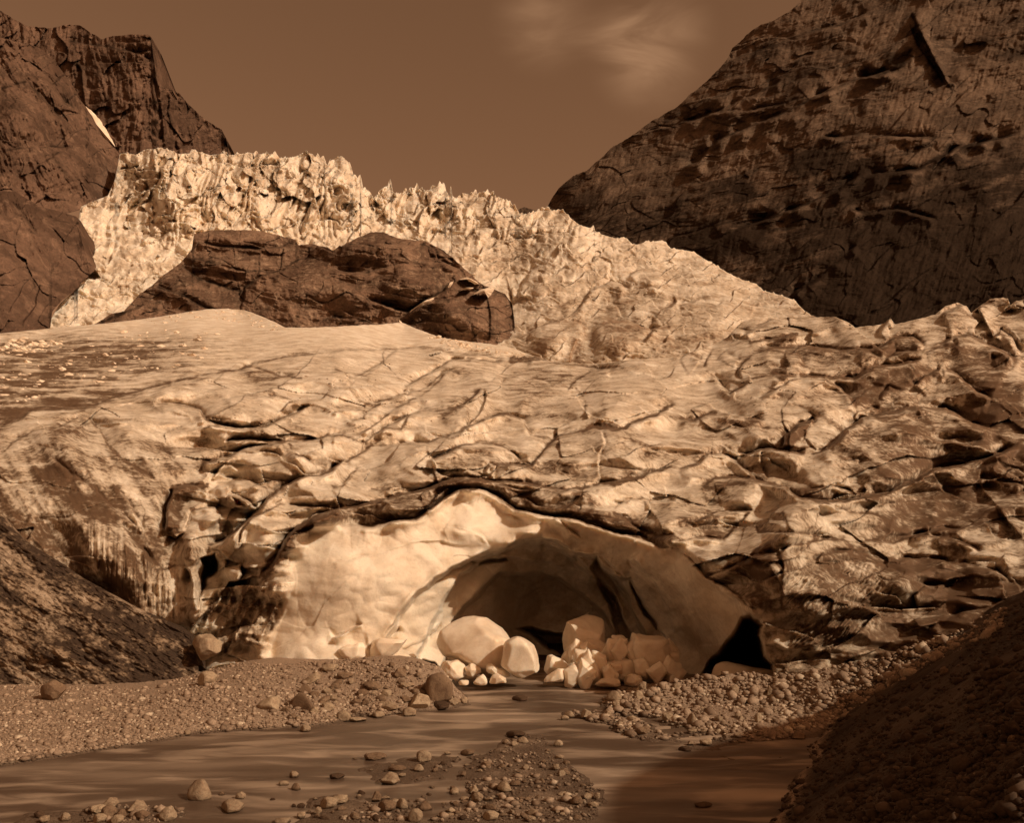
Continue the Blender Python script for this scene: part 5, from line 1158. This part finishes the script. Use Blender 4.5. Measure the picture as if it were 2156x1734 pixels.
block('ice_block', 'C', [(1110,620),(1190,575),(1260,590),(1290,640),(1260,680),(1130,670)], 50.0, 1.2, 'round shaded ice block beside the stony tip of the right bank', GB, seed=12)
block('ice_block', 'C', [(640,380),(680,355),(760,380),(840,360),(900,400),(960,480),(940,560),(860,600),(760,560),(660,470)], 54.0, 1.8, 'broad shaded ice mass behind the triangular block', GB, seed=13, rough=.05)
block('ice_block', 'C', [(500,400),(560,430),(640,460),(720,520),(770,580),(740,640),(520,620),(480,560)], 52.0, 1.4, 'sloping ice mass joining the bright block to the shaded pile', GB, seed=14)
block('ice_block', 'B', [(1815,640),(1850,600),(1900,575),(1935,620),(1930,660),(1820,660)], 48.6, .6, 'small bright ice block at the water left of the upright one', GB, seed=15)
block('ice_block', 'B', [(1945,640),(1950,580),(2010,565),(2080,610),(2100,655),(1960,660)], 48.5, .6, 'bright wedge of ice at the foot of the upright block', GB, seed=16)
block('ice_block', 'B', [(1885,490),(1940,485),(2020,530),(2090,545),(2120,590),(2080,610),(1960,580),(1890,540)], 49.2, .9, 'long bright ice shard lying against the upright block', GB, seed=17)
block('ice_block', 'B', [(1520,500),(1570,465),(1640,480),(1700,470),(1760,520),(1750,600),(1680,640),(1600,570)], 49.8, 1.0, 'crumbled bright ice heap behind the gravel tip', GB, seed=18, rough=.08)
block('ice_block', 'B', [(1690,650),(1720,620),(1780,620),(1805,650),(1790,662),(1700,662)], 48.3, .5, 'lowest small pale ice lump at the water edge near the gravel tip', GB, seed=19)
block('ice_block', 'B', [(1750,530),(1800,490),(1870,500),(1880,560),(1840,600),(1760,600)], 50.0, .8, 'crumbly bright ice lump between gravel tip and upright block', GB, seed=20, rough=.08)
block('ice_block', '5', [(165,1580),(190,1550),(300,1545),(400,1550),(350,1600),(260,1650),(170,1655)], 50.6, 1.0, 'dark sided ice wedge standing behind the left gravel mound', GB, seed=21)
block('ice_block', '5', [(0,1590),(60,1570),(110,1575),(160,1560),(165,1640),(100,1660),(20,1640)], 50.2, 1.0, 'bright ice lump behind the top of the left gravel bank', GB, seed=22)
block('ice_block', 'P', [(1500,1432),(1510,1405),(1530,1396),(1580,1408),(1620,1412),(1680,1430),(1690,1450),(1500,1460)], 49.5, 1.4, 'low shaded ice ledge under the black hole', GB, seed=23)
_r = random.Random(77)
for i in range(24):
    u = _r.uniform(1195, 1425); v = _r.uniform(1368, 1432)-(12 if 1290 < u < 1400 else 0); rr = _r.uniform(13, 30); n_ = _r.randint(4, 5); a0 = _r.uniform(0, 6); st = _r.uniform(1.0, 2.1); an = _r.uniform(-.7, .7)
    pts = []
    for j in range(n_):
        t = a0+j*6.283/n_; x = math.cos(t)*rr*_r.uniform(.6, 1.1); y = math.sin(t)*rr*st*_r.uniform(.6, 1.15); pts.append((u+x*math.cos(an)-y*math.sin(an), v+x*math.sin(an)+y*math.cos(an)))
    block('ice_block', 'P', pts, 49.6+(1432-v)/24+_r.uniform(-.3, .3), .8, 'small broken shard among the shaded ice heap right of the cave mouth', 'shards of the shaded ice heap', seed=40+i, rough=.025, cuts=2)
block('boulder', 'A', [(1465,370),(1490,300),(1560,245),(1600,250),(1650,285),(1722,325),(1700,400),(1660,440),(1580,492),(1540,470),(1480,410)], 49.0, 1.3, 'rounded pale boulder resting between the dirty mound and the fluted ice', 'large boulders along the river', mat=M_PALE, cat='boulder', seed=24, rough=.04)

print('TIME', time.time()-T0)
